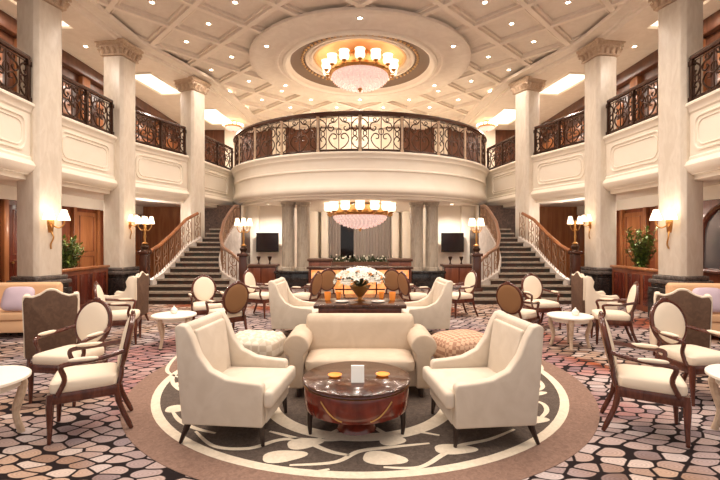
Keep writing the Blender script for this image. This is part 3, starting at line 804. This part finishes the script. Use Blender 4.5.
# ------------------------------------------------------------------ front lounge armchairs
def legs4(parent, pts, material, r0=.028, r1=.016):
    for (x0, y0, z0), (x1, y1, z1) in pts:
        MB().tube([(x0, y0, z0), ((x0+x1)/2, (y0+y1)/2, (z0+z1)/2), (x1, y1, z1)], [r0, (r0+r1)/2, r1], 8).build('leg', material, parent)
def make_armchair(name, label):
    t = thing(name, label, 'armchair')
    # faces -Y; half width .39
    side = [(.40, .16), (.44, .55), (.47, .94), (.43, .965), (.37, .95), (.31, .86), (.25, .72), (.15, .60), (0, .535), (-.16, .515), (-.31, .505), (-.335, .48), (-.335, .16)]
    for sx in (-1, 1):
        a, b = sorted((sx*.30, sx*.395))
        MB().prism(side, a, b, axis='x').build('arm', 'white_fab', t, bevel=.022, seg=3)
    bk = [(.27, .30), (.31, .60), (.355, .94), (.40, .965), (.465, .94), (.435, .55), (.40, .16), (.30, .16)]
    MB().prism(bk, -.31, .31, axis='x').build('backrest', 'white_fab', t, bevel=.022, seg=3)
    MB().prism([(.24, .42), (.27, .66), (.315, .90), (.36, .90), (.32, .42)], -.285, .285, axis='x').build('back_cushion', 'white_fab', t, bevel=.03, seg=3)
    MB().box(-.31, .31, -.345, .30, .16, .31).build('seat_base', 'white_fab', t, bevel=.02, seg=3)
    MB().prism([(-.29, .28), (-.29, -.33), (-.385, -.33), (-.385, -.42), (.385, -.42), (.385, -.33), (.29, -.33), (.29, .28)], .31, .445).build('seat_cushion', 'white_fab', t, bevel=.035, seg=4)
    legs4(t, [((-.33, -.30, .17), (-.34, -.32, 0)), ((.33, -.30, .17), (.34, -.32, 0)), ((-.34, .36, .17), (-.36, .43, 0)), ((.34, .36, .17), (.36, .43, 0))], 'leg_dark', .032, .016)
    return t
ac = make_armchair('lounge_armchair', 'ivory high backed lounge armchair at the front left of the coffee table')
def put(o, s, x, y, th): o.location = (s*x, y, 0); o.rotation_euler = (0, 0, face(s, th))
put(ac, -1, 1.03, 3.75, -6)
ac.scale = (.97, .91, 1)
ac['group'] = 'ivory lounge armchairs'
for s, x, y, th, lab in ((1, 1.01, 3.73, -6, 'ivory high backed lounge armchair at the front right of the coffee table'),
                         (-1, 1.08, 7.42, -4, 'ivory lounge armchair left of the flower table, behind the tufted ottoman'),
                         (1, 1.10, 7.42, -4, 'ivory lounge armchair right of the flower table, behind the woven ottoman')):
    dup(ac, lab, (s*x, y, 0), face(s, th))

# sofa
sf = thing('sofa', 'cream two seat sofa with rolled arms facing the coffee table', 'sofa', (0, 4.40, 0))
MB().prism([(.48, .20), (.40, .42), (.46, .74), (.54, .80), (.64, .76), (.62, .40), (.60, .12), (.50, .12)], -.62, .62, axis='x').build('backrest', 'sofa_fab', sf, bevel=.05, seg=4)
MB().box(-.62, .62, .06, .52, .10, .29).build('seat_base', 'sofa_fab', sf, bevel=.02)
MB().pillow((0, .24, .335), .58, .28, .085, .22, .45, 40, 12).build('seat_cushion', 'sofa_fab', sf)
for sx in (-1, 1):
    poly = []
    for k in range(15):
        a = R(-50+k*280/14); poly.append((sx*(.665+.135*math.cos(a)), .53+.13*math.sin(a)))
    poly = [(sx*.585, .10), (sx*.735, .10), (sx*.735, .42)]+poly[1:-2]+[(sx*.585, .44)]
    MB().prism(poly, .0, .60, axis='y').build('arm', 'sofa_fab', sf, bevel=.02, seg=3)
legs4(sf, [((-.64, .07, .11), (-.64, .06, 0)), ((.64, .07, .11), (.64, .06, 0)), ((-.6, .55, .13), (-.6, .57, 0)), ((.6, .55, .13), (.6, .57, 0))], 'leg_dark', .035, .025)

# coffee table
ct = thing('coffee_table', 'round dark mahogany drum coffee table with glossy top in front of the sofa', 'table', (-.03, 3.74, 0))
ct.scale = (1.04, 1.02, 1)
MB().lathe([(0, .45), (.44, .45), (.455, .44), (.455, .425), (.43, .418), (0, .418)], 72).build('table_top', 'tabletop', ct)
MB().lathe([(.43, .418), (.438, .40), (.438, .24), (.43, .205), (.38, .20), (0, .20)], 72).build('drum_body', 'tablewood', ct)
MB().lathe([(.436, .405), (.444, .40), (.436, .392)], 72).build('brass_band', 'gold', ct)
m = MB()
for sx in (-1, 1):
    pts = []
    for k in range(9):
        t = k/8; a = R(-90+sx*(38-24*t)); z = .225+.13*(1-t)**1.6; r = .438 if z > .24 else .434
        pts.append(((r+.005)*math.cos(a), (r+.005)*math.sin(a), z))
    MB().tube(pts, .006, 5).build('curved_inlay', 'gold', ct)
for k in range(4):
    a = R(45+90*k) if False else R(20+k*46.7*1.0+(0 if k < 2 else 133))
for a in (200, 340, 70, 110):
    a = R(a); x, y = .40*math.cos(a), .40*math.sin(a)
    MB().tube([(x, y, .20), (x*1.02, y*1.02, .1), (x*1.0, y*1.0, 0)], [.026, .022, .014], 8).build('leg', 'leg_dark', ct)
MB().lathe([(0, .20), (.12, .20), (.08, .12), (.16, .03), (.17, 0), (0, 0)], 24).build('pedestal', 'tablewood', ct)
cd = MB().prism([(-.05, 0), (.05, 0), (.012, .13), (-.012, .13)], -.055, .055, axis='x').build('menu_card', 'paper', loc=(-.02, 3.60, .4505))
tag(cd, 'white folded menu card standing on the round coffee table', 'card')
for q, (x, y) in enumerate(((-.22, 3.72), (.2, 3.74))):  # orange reflections on the table top, put in as flat amber discs
    b = MB().lathe([(0, 0), (.04, 0), (.056, .01), (.062, .016), (.045, .011), (0, .008)], 20).build('amber_reflection', 'amber', loc=(x, y, .4505))
    tag(b, 'painted orange dish on the coffee table, %s of the menu card' % ('left', 'right')[q], 'reflection')

# ottomans
def tuft(p):
    if p.z > 0:
        q = (math.cos(p.x*2*PI/.17)*math.cos(p.y*2*PI/.17))
        p = p+Vector((0, 0, .018*(q-.3)))
    return p
ot = thing('tufted_ottoman', 'silver beige tufted ottoman between left front armchair and sofa', 'ottoman', (-1.36, 5.5, 0), R(-12))
MB().pillow((0, 0, .275), .36, .32, .165, .4, .55, 64, 24, disp=tuft).build('cushion_top', 'silver', ot)
MB().box(-.32, .32, -.28, .28, .05, .16).build('upholstered_base', 'sofa_fab', ot, bevel=.03)
m = MB()
for i in range(-2, 3):
    for j in range(-2, 3):
        if (i+j) % 2 == 0: m.pillow((i*.085+.085*0, j*.085, .437), .012, .012, .008, 1, 1, 8, 5)
m.build('tuft_buttons', 'button', ot)
legs4(ot, [((a*.26, b*.22, .09), (a*.27, b*.23, 0)) for a in (-1, 1) for b in (-1, 1)], 'leg_dark', .025, .018)
ot2 = thing('woven_ottoman', 'peach checked ottoman between right front armchair and sofa', 'ottoman', (1.32, 5.5, 0), R(22))
MB().pillow((0, 0, .262), .39, .34, .195, .5, .7, 48, 20).build('cushion_top', 'weave', ot2)
MB().box(-.28, .28, -.24, .24, .05, .14).build('upholstered_base', 'umber_fab', ot2, bevel=.03)
legs4(ot2, [((a*.24, b*.2, .09), (a*.25, b*.21, 0)) for a in (-1, 1) for b in (-1, 1)], 'leg_dark', .025, .018)

# ------------------------------------------------------------------ oval-back chairs
def make_oval_chair(name, label):
    t = thing(name, label, 'chair')
    fr = [(-.27, -.26), (.27, -.26), (.225, .24), (-.225, .24)]
    MB().prism(fr, .31, .40).build('seat_frame', 'chairwood', t, bevel=.015)
    def tr(p):
        k = 1-.16*(p.y+.26)/.5; return Vector((p.x*k, p.y, p.z))
    MB().pillow((0, -.01, .435), .265, .245, .07, .25, .5, 36, 12, disp=tr).build('seat', 'chair_fab', t)
    for sx in (-1, 1):
        MB().tube([(sx*.245, -.235, .40), (sx*.25, -.24, .30), (sx*.248, -.24, .15), (sx*.245, -.245, 0)], [.028, .030, .022, .015], 8).build('leg', 'chairwood', t)
        MB().tube(smooth([(sx*.20, .22, .40), (sx*.205, .25, .22), (sx*.215, .34, 0)], 4), [.026]*4+[.022]*4+[.016], 8).build('leg', 'chairwood', t)
    tilt = Matrix.Rotation(R(-12), 3, 'X'); C = Vector((0, .30, .715))
    rx, rz_ = .205, .245
    def ov(a, k=1, d=0): return C+tilt @ Vector((rx*k*math.cos(a), d, rz_*k*math.sin(a)))
    bf = MB().tube([ov(2*PI*i/36) for i in range(36)], .024, 8, closed=True)
    bf.pillow(ov(PI/2)+Vector((0, 0, .02)), .05, .02, .022, 1, 1, 10, 6)
    for sx in (-1, 1):
        bf.tube([(sx*.17, .24, .38), (sx*.16, .26, .46), ov(-PI/2+sx*.72)], .021, 8)
    bf.build('back_frame', 'chairwood', t)
    rot = tilt @ Matrix.Rotation(PI/2, 3, 'X')
    MB().pillow(C+tilt @ Vector((0, -.012, 0)), rx*.95, rz_*.95, .035, 1, .8, 36, 12, rot=rot).build('backrest', 'chair_fab', t)
    bp = MB().pillow(C+tilt @ Vector((0, .018, 0)), rx*.97, rz_*.97, .016, 1, .8, 36, 8, rot=rot).build('back_panel', 'brown_fab', t)
    bp['label'] = 'bronze fabric on the rear of the backrest'
    for sx in (-1, 1):
        pts = smooth([ov(PI/2-sx*PI/2-sx*.15), (sx*.265, .14, .655), (sx*.285, -.02, .64), (sx*.285, -.14, .63), (sx*.27, -.165, .60), (sx*.262, -.14, .50), (sx*.26, -.19, .38)], 4)
        a = MB().tube(pts, .02, 8).build('armrest', 'chairwood', t)
        MB().pillow((sx*.282, -.01, .662), .024, .11, .018, .6, .8, 14, 8).build('arm_pad', 'chair_fab', a)
    return t
oc = make_oval_chair('oval_back_chair', 'cream oval back armchair seen edge on by the left round table')
oc['group'] = 'oval back armchairs'
put(oc, -1, 2.40, 3.75, 208)
for s, x, y, th, lab in (
        (1, 2.50, 3.70, 208, 'cream oval back armchair seen edge on at the front right of the carpet'),
        (-1, 3.05, 4.50, 262, 'oval back armchair with its back facing up the room behind the left round table'),
        (1, 3.52, 4.50, 262, 'oval back armchair behind the right round table, by the picture edge'),
        (-1, 3.85, 6.85, 20, 'oval back armchair beside the left umber wing chair, turned towards the middle'),
        (1, 4.05, 6.85, 20, 'oval back armchair beside the right umber wing chair, turned towards the middle'),
        (-1, 2.84, 7.85, -62, 'oval back armchair facing forward behind the small table below the left stairs'),
        (1, 3.44, 8.1, -98, 'oval back armchair facing forward behind the small table below the right stairs'),
        (-1, 2.20, 7.02, 135, 'oval back armchair showing its bronze back beside the left small table'),
        (1, 2.60, 7.0, 135, 'oval back armchair showing its bronze back beside the right small table'),
        (-1, 2.15, 9.25, -20, 'oval back armchair turned to the hall, below the left television'),
        (1, 2.15, 9.25, -20, 'oval back armchair turned to the hall, below the right television'),
        (-1, 1.20, 9.15, 155, 'oval back armchair in front of the left granite pedestal'),
        (1, 1.20, 9.15, 155, 'oval back armchair in front of the right granite pedestal'),
        (-1, .86, 10.2, 110, 'oval back armchair at the left end of the amber counter'),
        (1, .86, 10.2, 110, 'oval back armchair at the right end of the amber counter')):
    dup(oc, lab, (s*x, y, 0), face(s, th))

# round side tables
def make_side_table(name, label, r, h):
    t = thing(name, label, 'table')
    MB().lathe([(0, h), (r-.01, h), (r, h-.01), (r, h-.03), (r-.02, h-.035), (0, h-.035)], 48).build('table_top', 'cream', t)
    MB().lathe([(r-.07, h-.035), (r-.07, h-.10), (r-.10, h-.10), (r-.10, h-.035)], 40).build('apron', 'cream', t)
    for k in range(4):
        a = PI/4+k*PI/2; u = Vector((math.cos(a), math.sin(a), 0)); q = r-.085
        MB().tube(smooth([u*q+Vector((0, 0, h-.04)), u*(q+.025)+Vector((0, 0, h*.72)), u*(q-.02)+Vector((0, 0, h*.35)), u*(q+.02)], 4), [.042]*4+[.034]*4+[.026]*4+[.028], 8).build('leg', 'capital', t)
    return t
tb = make_side_table('side_table', 'round cream side table cut by the left edge of the picture', .36, .53)
tb['group'] = 'round cream side tables'
tb.location = (-3.12, 3.45, 0)
dup(tb, 'round cream side table cut by the right edge of the picture', (3.30, 3.5, 0), 0)
dup(tb, 'small round cream table in front of the left staircase', (-2.92, 6.68, 0), .4, scale=.92)
dup(tb, 'small round cream table in front of the right staircase', (3.26, 6.6, 0), .4, scale=.92)
for s, x, y in ((-1, 2.94, 6.72), (1, 3.32, 6.55)):
    v = thing('sugar_pot', 'little white china pot on the small table by the %s stairs' % SN[s], 'pot', (s*x, y, .4885))
    MB().lathe([(0, 0), (.035, 0), (.055, .03), (.05, .07), (.03, .085), (0, .085)], 16).build('body', 'china', v)
    MB().lathe([(.034, .083), (.02, .10), (.008, .11), (.012, .12), (0, .127)], 12).build('lid', 'china', v)

# wing chairs
def make_wing_chair(name, label):
    t = thing(name, label, 'armchair')
    top = [(-.36, .88), (-.33, .93), (-.24, .92), (-.14, .95), (-.05, 1.0), (.05, 1.0), (.14, .95), (.24, .92), (.33, .93), (.36, .88)]
    poly = [(.33, .16)]+top[::-1]+[(-.33, .16)]
    MB().prism([(a, b) for a, b in poly], .30, .36, axis='y').build('back_panel', 'umber_fab', t, bevel=.012)
    MB().prism([(a*.96, b-.01) for a, b in poly], .24, .30, axis='y').build('backrest', 'chair_fab', t, bevel=.02)
    MB().tube(smooth([(a, .335, b+.008) for a, b in [(-.345, .5)]+top+[(.345, .5)]], 4), .017, 6).build('piping', 'chair_fab', t)
    side = [(.30, .16), (.34, .93), (.28, .97), (.20, .95), (.15, .86), (.17, .76), (.13, .68), (.04, .62), (-.14, .60), (-.24, .62), (-.29, .56), (-.25, .48), (-.25, .16)]
    for sx in (-1, 1):
        a, b = sorted((sx*.29, sx*.365))
        MB().prism(side, a, b, axis='x').build('wing', 'chair_fab', t, bevel=.02, seg=3)
    MB().box(-.30, .30, -.27, .26, .16, .32).build('seat_base', 'umber_fab', t, bevel=.015)
    MB().pillow((0, -.03, .38), .29, .27, .075, .25, .5, 32, 12).build('seat_cushion', 'blue_fab', t)
    legs4(t, [((a*.29, -.22, .17), (a*.30, -.24, 0)) for a in (-1, 1)]+[((a*.29, .30, .17), (a*.30, .36, 0)) for a in (-1, 1)], 'chairwood', .028, .018)
    return t
wc = make_wing_chair('wing_chair', 'wing chair showing its umber back with scalloped top beside the left peach sofa')
wc['group'] = 'umber wing chairs'
put(wc, -1, 4.12, 5.75, 118); wc.scale = (.8, 1, 1)
for s, x, y, th, lab in ((1, 4.30, 5.75, 118, 'wing chair showing its umber back with scalloped top beside the right peach sofa'),
                         (-1, 4.64, 8.35, 190, 'wing chair in profile with pale blue seat before the middle left column'),
                         (1, 4.64, 8.35, 190, 'wing chair in profile with pale blue seat before the middle right column')):
    q = dup(wc, lab, (s*x, y, 0), face(s, th))
    q.scale = (1, 1, 1) if th == 190 else (.8, 1, 1)

# peach sofas at the edges
def make_peach_sofa(label):
    t = thing('lounge_sofa', label, 'sofa')
    MB().prism([(.38, .12), (.30, .40), (.36, .84), (.46, .88), (.54, .82), (.52, .12)], -.95, .95, axis='x').build('backrest', 'peach_fab', t, bevel=.04, seg=3)
    MB().box(-.9, .9, -.36, .42, .10, .30).build('seat_base', 'peach_fab', t, bevel=.02)
    for k in (-1, 1):
        MB().pillow((k*.43, -.06, .37), .42, .33, .085, .22, .5, 32, 10).build('seat_cushion', 'peach_fab', t)
        MB().prism([(-.38, .10), (-.38, .52), (-.34, .58), (.40, .62), (.44, .10)], *sorted((k*.86, k*1.0)), axis='x').build('arm', 'peach_fab', t, bevel=.04, seg=3)
    legs4(t, [((a*.9, b, .11), (a*.9, b, 0)) for a in (-1, 1) for b in (-.32, .42)], 'chairwood', .03, .022)
    return t
ps = make_peach_sofa('peach lounge sofa with lavender cushion at the left picture edge')
ps.location = (-6.45, 7.35, 0); ps.rotation_euler = (0, 0, R(8))
dup(ps, 'peach lounge sofa with lavender cushion at the right picture edge', (6.5, 7.2, 0), R(-8))
for s in (-1, 1):
    rot = Matrix.Rotation(R(-8*s), 3, 'Z') @ Matrix.Rotation(R(68), 3, 'X')
    c = MB().pillow((0, 0, 0), .24, .21, .09, .5, .9, 32, 12, rot=rot).build('throw_cushion', 'lav_fab', loc=(s*5.78, 7.18 if s < 0 else 7.03, .66))
    tag(c, 'lavender throw cushion leaning on the %s peach sofa' % SN[s], 'cushion')

# ------------------------------------------------------------------ flower table and far hall
ft = thing('console_table', 'long polished dark table with the white flowers behind the sofa', 'table', (0, 6.4, 0))
MB().box(-.64, .64, -.58, .62, .70, .75).build('table_top', 'tabletop', ft, bevel=.01)
MB().box(-.58, .58, -.50, .55, .58, .70).build('apron', 'tablewood', ft, bevel=.01)
for a in (-1, 1):
    for b in (-.46, .5):
        MB().tube([(a*.55, b, .60), (a*.55, b, .3), (a*.56, b, 0)], [.045, .035, .025], 8).build('leg', 'chairwood', ft)
vs = MB().lathe([(0, .0), (.07, .0), (.075, .012), (.03, .03), (.03, .05), (.09, .12), (.16, .22), (.165, .225), (.15, .22), (.02, .06), (0, .06)], 28).build('flower_vase', 'gold', loc=(0, 6.25, .7505))
tag(vs, 'gold V shaped vase standing on the long polished table', 'vase')
fl = thing('flower_arrangement', 'wide bouquet of white lilies in the gold vase', 'flowers', (0, 6.25, 1.02))
fl.scale = (1.0, 1.0, .68)
def bloom():
    m = MB()
    for k in range(6):
        a = 2*PI*k/6; u = Vector((math.cos(a), math.sin(a), 0)); w = Vector((-u.y, u.x, 0))
        vs = [Vector((0, 0, 0)), u*.03+w*.016+Vector((0, 0, .012)), u*.062+Vector((0, 0, .006)), u*.03-w*.016+Vector((0, 0, .012)), u*.03+Vector((0, 0, .004))]
        m._faces(vs, [(0, 1, 4), (1, 2, 4), (2, 3, 4), (3, 0, 4)])
    return m
b0 = None
m = MB(); m2 = MB()
for k in range(72):
    a = random.uniform(0, 2*PI); el = random.uniform(.0, 1.0)
    rr = .37*math.cos(el*1.3); p = Vector((rr*math.cos(a)*1.0, rr*math.sin(a)*.75, .02+.27*math.sin(el*1.45)))
    if b0 is None: b0 = bloom().build('lily_bloom', 'petal', fl, merge=False); q = b0
    else:
        q = b0.copy(); COL.objects.link(q); q.parent = fl
    q.location = p
    d = Vector((p.x, p.y-.12, p.z*1.0+.05)).normalized()
    q.rotation_euler = d.to_track_quat('Z', 'Y').to_euler(); q.scale = (random.uniform(1, 1.45),)*3
    m2.tube([(0, 0, -.10), p*.5+Vector((0, 0, .0)), p*.96], .004, 4)
for k in range(90):
    a = random.uniform(0, 2*PI); rr = random.uniform(.1, .38)
    p = Vector((rr*math.cos(a), rr*.75*math.sin(a), random.uniform(-.06, .14)))
    u = Vector((math.cos(a), math.sin(a), random.uniform(-.5, .6))).normalized(); w = u.cross(Vector((0, 0, 1))).normalized()
    m._faces([p, p+u*.05+w*.015, p+u*.11, p+u*.05-w*.015], [(0, 1, 2, 3)])
m.build('leaves', 'leaf2', fl, merge=False); m2.build('stems', 'leaf2', fl)
for k, (x, y, r, h, mt, nm, lab) in enumerate((
        (-.48, 6.3, .05, .12, 'amber', 'candle_glass', 'amber candle glass at the left end of the flower table'),
        (.48, 6.3, .05, .12, 'amber', 'candle_glass', 'amber candle glass at the right end of the flower table'),
        (-.33, 6.55, .04, .09, 'amber', 'candle_glass', 'small amber candle glass left of the gold vase'),
        (.33, 6.55, .04, .09, 'amber', 'candle_glass', 'small amber candle glass right of the gold vase'),
        (-.26, 6.1, .10, .018, 'china', 'plate', 'white plate left of the gold vase'),
        (.26, 6.1, .10, .018, 'china', 'plate', 'white plate right of the gold vase'))):
    if nm == 'plate': o = MB().lathe([(0, .004), (r*.6, .004), (r, h), (r*.97, h+.002), (r*.6, .010), (0, .008)], 24)
    else: o = MB().lathe([(0, 0), (r*.7, 0), (r*.85, .01), (r, h), (r*.93, h), (r*.78, .02), (0, .015)], 20)
    o = o.build(nm, mt, loc=(x, y, .7505)); tag(o, lab, 'plate' if nm == 'plate' else 'candle')

oc2 = thing('onyx_counter', 'low counter with lit amber onyx panels beyond the flowers', 'counter', (0, 11.6, 0))
MB().box(-1.35, 1.35, -.25, .35, 0, .88).build('counter_body', 'wood_dark', oc2, bevel=.01)
MB().box(-1.42, 1.42, -.32, .4, .88, .93).build('counter_top', 'tabletop', oc2, bevel=.01)
for k in range(6):
    for j in range(3):
        x0 = -1.30+k*.44
        MB().box(x0, x0+.40, -.275, -.252, .08+j*.27, .08+j*.27+.23).build('onyx_panel', 'onyx', oc2, bevel=.006)
for s in (-1, 1):
    t = thing('cabinet', 'brown wooden cabinet behind the %s end of the amber counter' % SN[s], 'cabinet', (s*1.22, 13.1, 0))
    MB().box(-.34, .34, -.2, .2, 0, 1.0).build('body', 'wood', t, bevel=.01)
    MB().box(-.38, .38, -.24, .24, 1.0, 1.08).build('cabinet_top', 'terracotta', t, bevel=.02)
    for q in (-1, 1):
        d = MB().box(*sorted((q*.01, q*.32)), -.225, -.2, .08, .94).build('door', 'wood', t, bevel=.008)
        MB().pillow((q*.05, -.235, .55), .014, .014, .014, 1, 1, 8, 6).build('knob', 'gold', d)
    # sideboard with candlesticks below the television
    t = thing('sideboard', 'dark sideboard below the %s television' % SN[s], 'cabinet', (s*3.35, 14.6, 0))
    MB().box(-.5, .5, -.22, .22, .12, .74).build('body', 'wood_dark', t, bevel=.01)
    MB().box(-.55, .55, -.27, .27, .74, .82).build('cabinet_top', 'terracotta', t, bevel=.015)
    for q in (-1, 1):
        MB().box(*sorted((q*.02, q*.47)), -.24, -.22, .17, .70).build('door', 'wood', t, bevel=.008)
        MB().tube([(q*.44, 0, .13), (q*.44, 0, 0)], .03, 8).build('leg', 'chairwood', t)
    for q, dx in enumerate((-.12, .26)):
        c = MB().lathe([(0, 0), (.06, 0), (.03, .04), (.02, .10), (.05, .18), (.075, .25), (.06, .27), (0, .27)], 14).build('urn', 'iron', loc=(s*(3.35-dx), 14.55, .821))
        tag(c, 'small dark urn on the %s sideboard, %s the column pair' % (SN[s], ('away from', 'next to')[q] if dx < 0 else ('away from', 'next to')[q]), 'vase')
    t = thing('television', 'black flat television on the cream wall beside the %s column pair' % SN[s], 'television', (s*3.47, 15.95, 1.56))
    MB().box(-.42, .42, -.04, .04, -.36, .36).build('casing', 'black', t, bevel=.01)
    MB().box(-.39, .39, -.046, -.04, -.32, .33).build('screen', 'screen', t)
    MB().box(-.15, .15, .04, .345, -.15, .15).build('wall_bracket', 'black', t)
# orchid planter below the window
pl = thing('flower_planter', 'dark planter with white flowers under the curtained window', 'planter', (0, 18.2, 0))
MB().box(-1.3, 1.3, -.2, .2, 0, .72).build('planter_box', 'terracotta', pl, bevel=.02)
m = MB(); m2 = MB()
for k in range(170):
    x = random.uniform(-1.25, 1.25); y = random.uniform(-.16, .16); h = random.uniform(.1, .38)
    u = Vector((random.uniform(-1, 1), random.uniform(-1, 1), random.uniform(.4, 2))).normalized(); w = u.cross(Vector((.3, 1, 0))).normalized()
    p = Vector((x, y, .70)); m._faces([p, p+u*h*.5+w*.03, p+u*h, p+u*h*.5-w*.03], [(0, 1, 2, 3)])
    if k % 5 == 0: m2.pillow(p+u*h, .04, .04, .035, 1, 1, 8, 6)
m.build('leaves', 'leaf2', pl, merge=False); m2.build('white_blossoms', 'petal', pl)

# partitions and plants under the galleries
for s in (-1, 1):
    n = SN[s]
    t = thing('partition_screen', 'low mahogany partition between the tall and middle columns on the %s' % n, 'partition', (s*6.62, 10.15, 0))
    MB().box(-.07, .07, -.85, .9, 0, .94).build('panelled_body', 'wood', t, bevel=.01)
    MB().box(-.11, .11, -.88, .93, .94, 1.0).build('top_rail', 'wood_light', t, bevel=.015)
    for k in range(3):
        y0 = -.78+k*.56
        MB().box(*sorted((-s*.068, -s*.085)), y0, y0+.46, .14, .84).build('panel', 'wood_dark', t, bevel=.008)
    x, y = (s*7.3, 11.05) if s > 0 else (s*7.25, 10.5)
    t = thing('potted_plant', 'bushy green plant in a brown pot behind the %s partition' % n, 'plant', (x, y, 0))
    MB().lathe([(0, 0), (.20, 0), (.26, .4), (.29, .44), (.29, .5), (.25, .5), (.24, .44), (0, .44)], 24).build('pot', 'terracotta', t)
    m = MB(); m2 = MB()
    nb = 46 if s > 0 else 30
    for k in range(nb):
        a = random.uniform(0, 2*PI); h = random.uniform(.6, 1.5) if s > 0 else random.uniform(.6, 1.25); sp = random.uniform(.08, .36)
        tip = Vector((sp*math.cos(a), sp*math.sin(a), .45+h)); mid = Vector((sp*.4*math.cos(a), sp*.4*math.sin(a), .45+h*.6))
        pts = smooth([Vector((0, 0, .42)), mid, tip], 5); m2.tube(pts, .008, 4)
        for q in range(3, len(pts)):
            for z in range(4):
                u = Vector((random.uniform(-1, 1), random.uniform(-1, 1), random.uniform(-.4, .8))).normalized(); w = u.cross(Vector((.2, .1, 1))).normalized()
                p = pts[q]; l = random.uniform(.09, .17)
                m._faces([p, p+u*l*.5+w*l*.2, p+u*l, p+u*l*.5-w*l*.2], [(0, 1, 2, 3)])
    m.build('foliage', 'leaf', t, merge=False); m2.build('stems', 'leaf2', t)
# arched mirror on the right wall
ar = []
for k in range(13):
    a = PI*k/12; ar.append((9.65+.85*math.cos(a), 1.75+.75*math.sin(a)))
ar = [(10.5, .9)]+ar+[(8.8, .9)]
w2 = struct(MB().prism(ar, WX-.04, WX-.002, axis='x').build('window_2', 'mirror'), 'dark arched window on the right wall', 'window')
MB().tube([(WX-.05, a, b) for a, b in ar], .07, 8, closed=True).build('window_frame', 'chairwood', w2)

for o in list(COL.objects):
    if o.parent is None and o.get('category') and o.get('kind') != 'structure' and o.name != 'round_rug' and o.type in ('EMPTY', 'MESH'):
        if abs(o.location.x) < 2.9 and (o.location.x)**2+(o.location.y-5.25)**2 < 2.95**2 and o.location.z < 2: o.location.z += .0074
# ------------------------------------------------------------------ light
for (x, y, z, p, r) in ((0, 13.1, 6.55, 170, .5), (0, 15.2, 2.75, 90, .4)):
    add_light('POINT', (x, y, z), p, WARM, r, name='chandelier_light')
for s in (-1, 1):
    add_light('POINT', (s*6.15, 8.55, 2.25), 6, WARM, .15, name='sconce_light')
    add_light('POINT', (s*6.6, 13.0, 2.3), 50, WARM, .15, name='candelabra_and_fill_light')  # added fill beside the stairs to brighten the wall, not at a candelabra
    add_light('POINT', (s*3.2, 11.3, 2.35), 16, WARM, .15, name='candelabra_and_fill_light')
    add_light('AREA', (s*7.2, 14.5, 6.9), 60, WARM, 1.0, name='cove_lamp_light')
    add_light('AREA', (s*7.4, 9.9, 6.9), 50, WARM, 1.0, name='cove_lamp_light')
    add_light('AREA', (s*6.2, 18.5, 6.9), 80, WARM, 1.2, name='cove_lamp_light')
add_light('POINT', (0, 17.6, 2.75), 170, WARM, .3, name='hall_light')
add_light('POINT', (0, 19.0, 6.3), 70, WARM, .4, name='upper_hall_light')

w = bpy.data.worlds.new('lobby_world'); sc.world = w; w.use_nodes = True
w.node_tree.nodes['Background'].inputs[0].default_value = (1, .93, .88, 1)
w.node_tree.nodes['Background'].inputs[1].default_value = .72

cam = bpy.data.cameras.new('camera'); cam.sensor_width = 36; cam.lens = 36*F/720; cam.clip_end = 100
co = bpy.data.objects.new('camera', cam); COL.objects.link(co); sc.camera = co
co.location = (0, 0, EYE); co.rotation_euler = (R(90), 0, 0)
vs_ = sc.view_settings
vs_.view_transform = 'Standard'; vs_.look = 'None'; vs_.exposure = 0.0; vs_.gamma = 1; vs_.use_curve_mapping = False
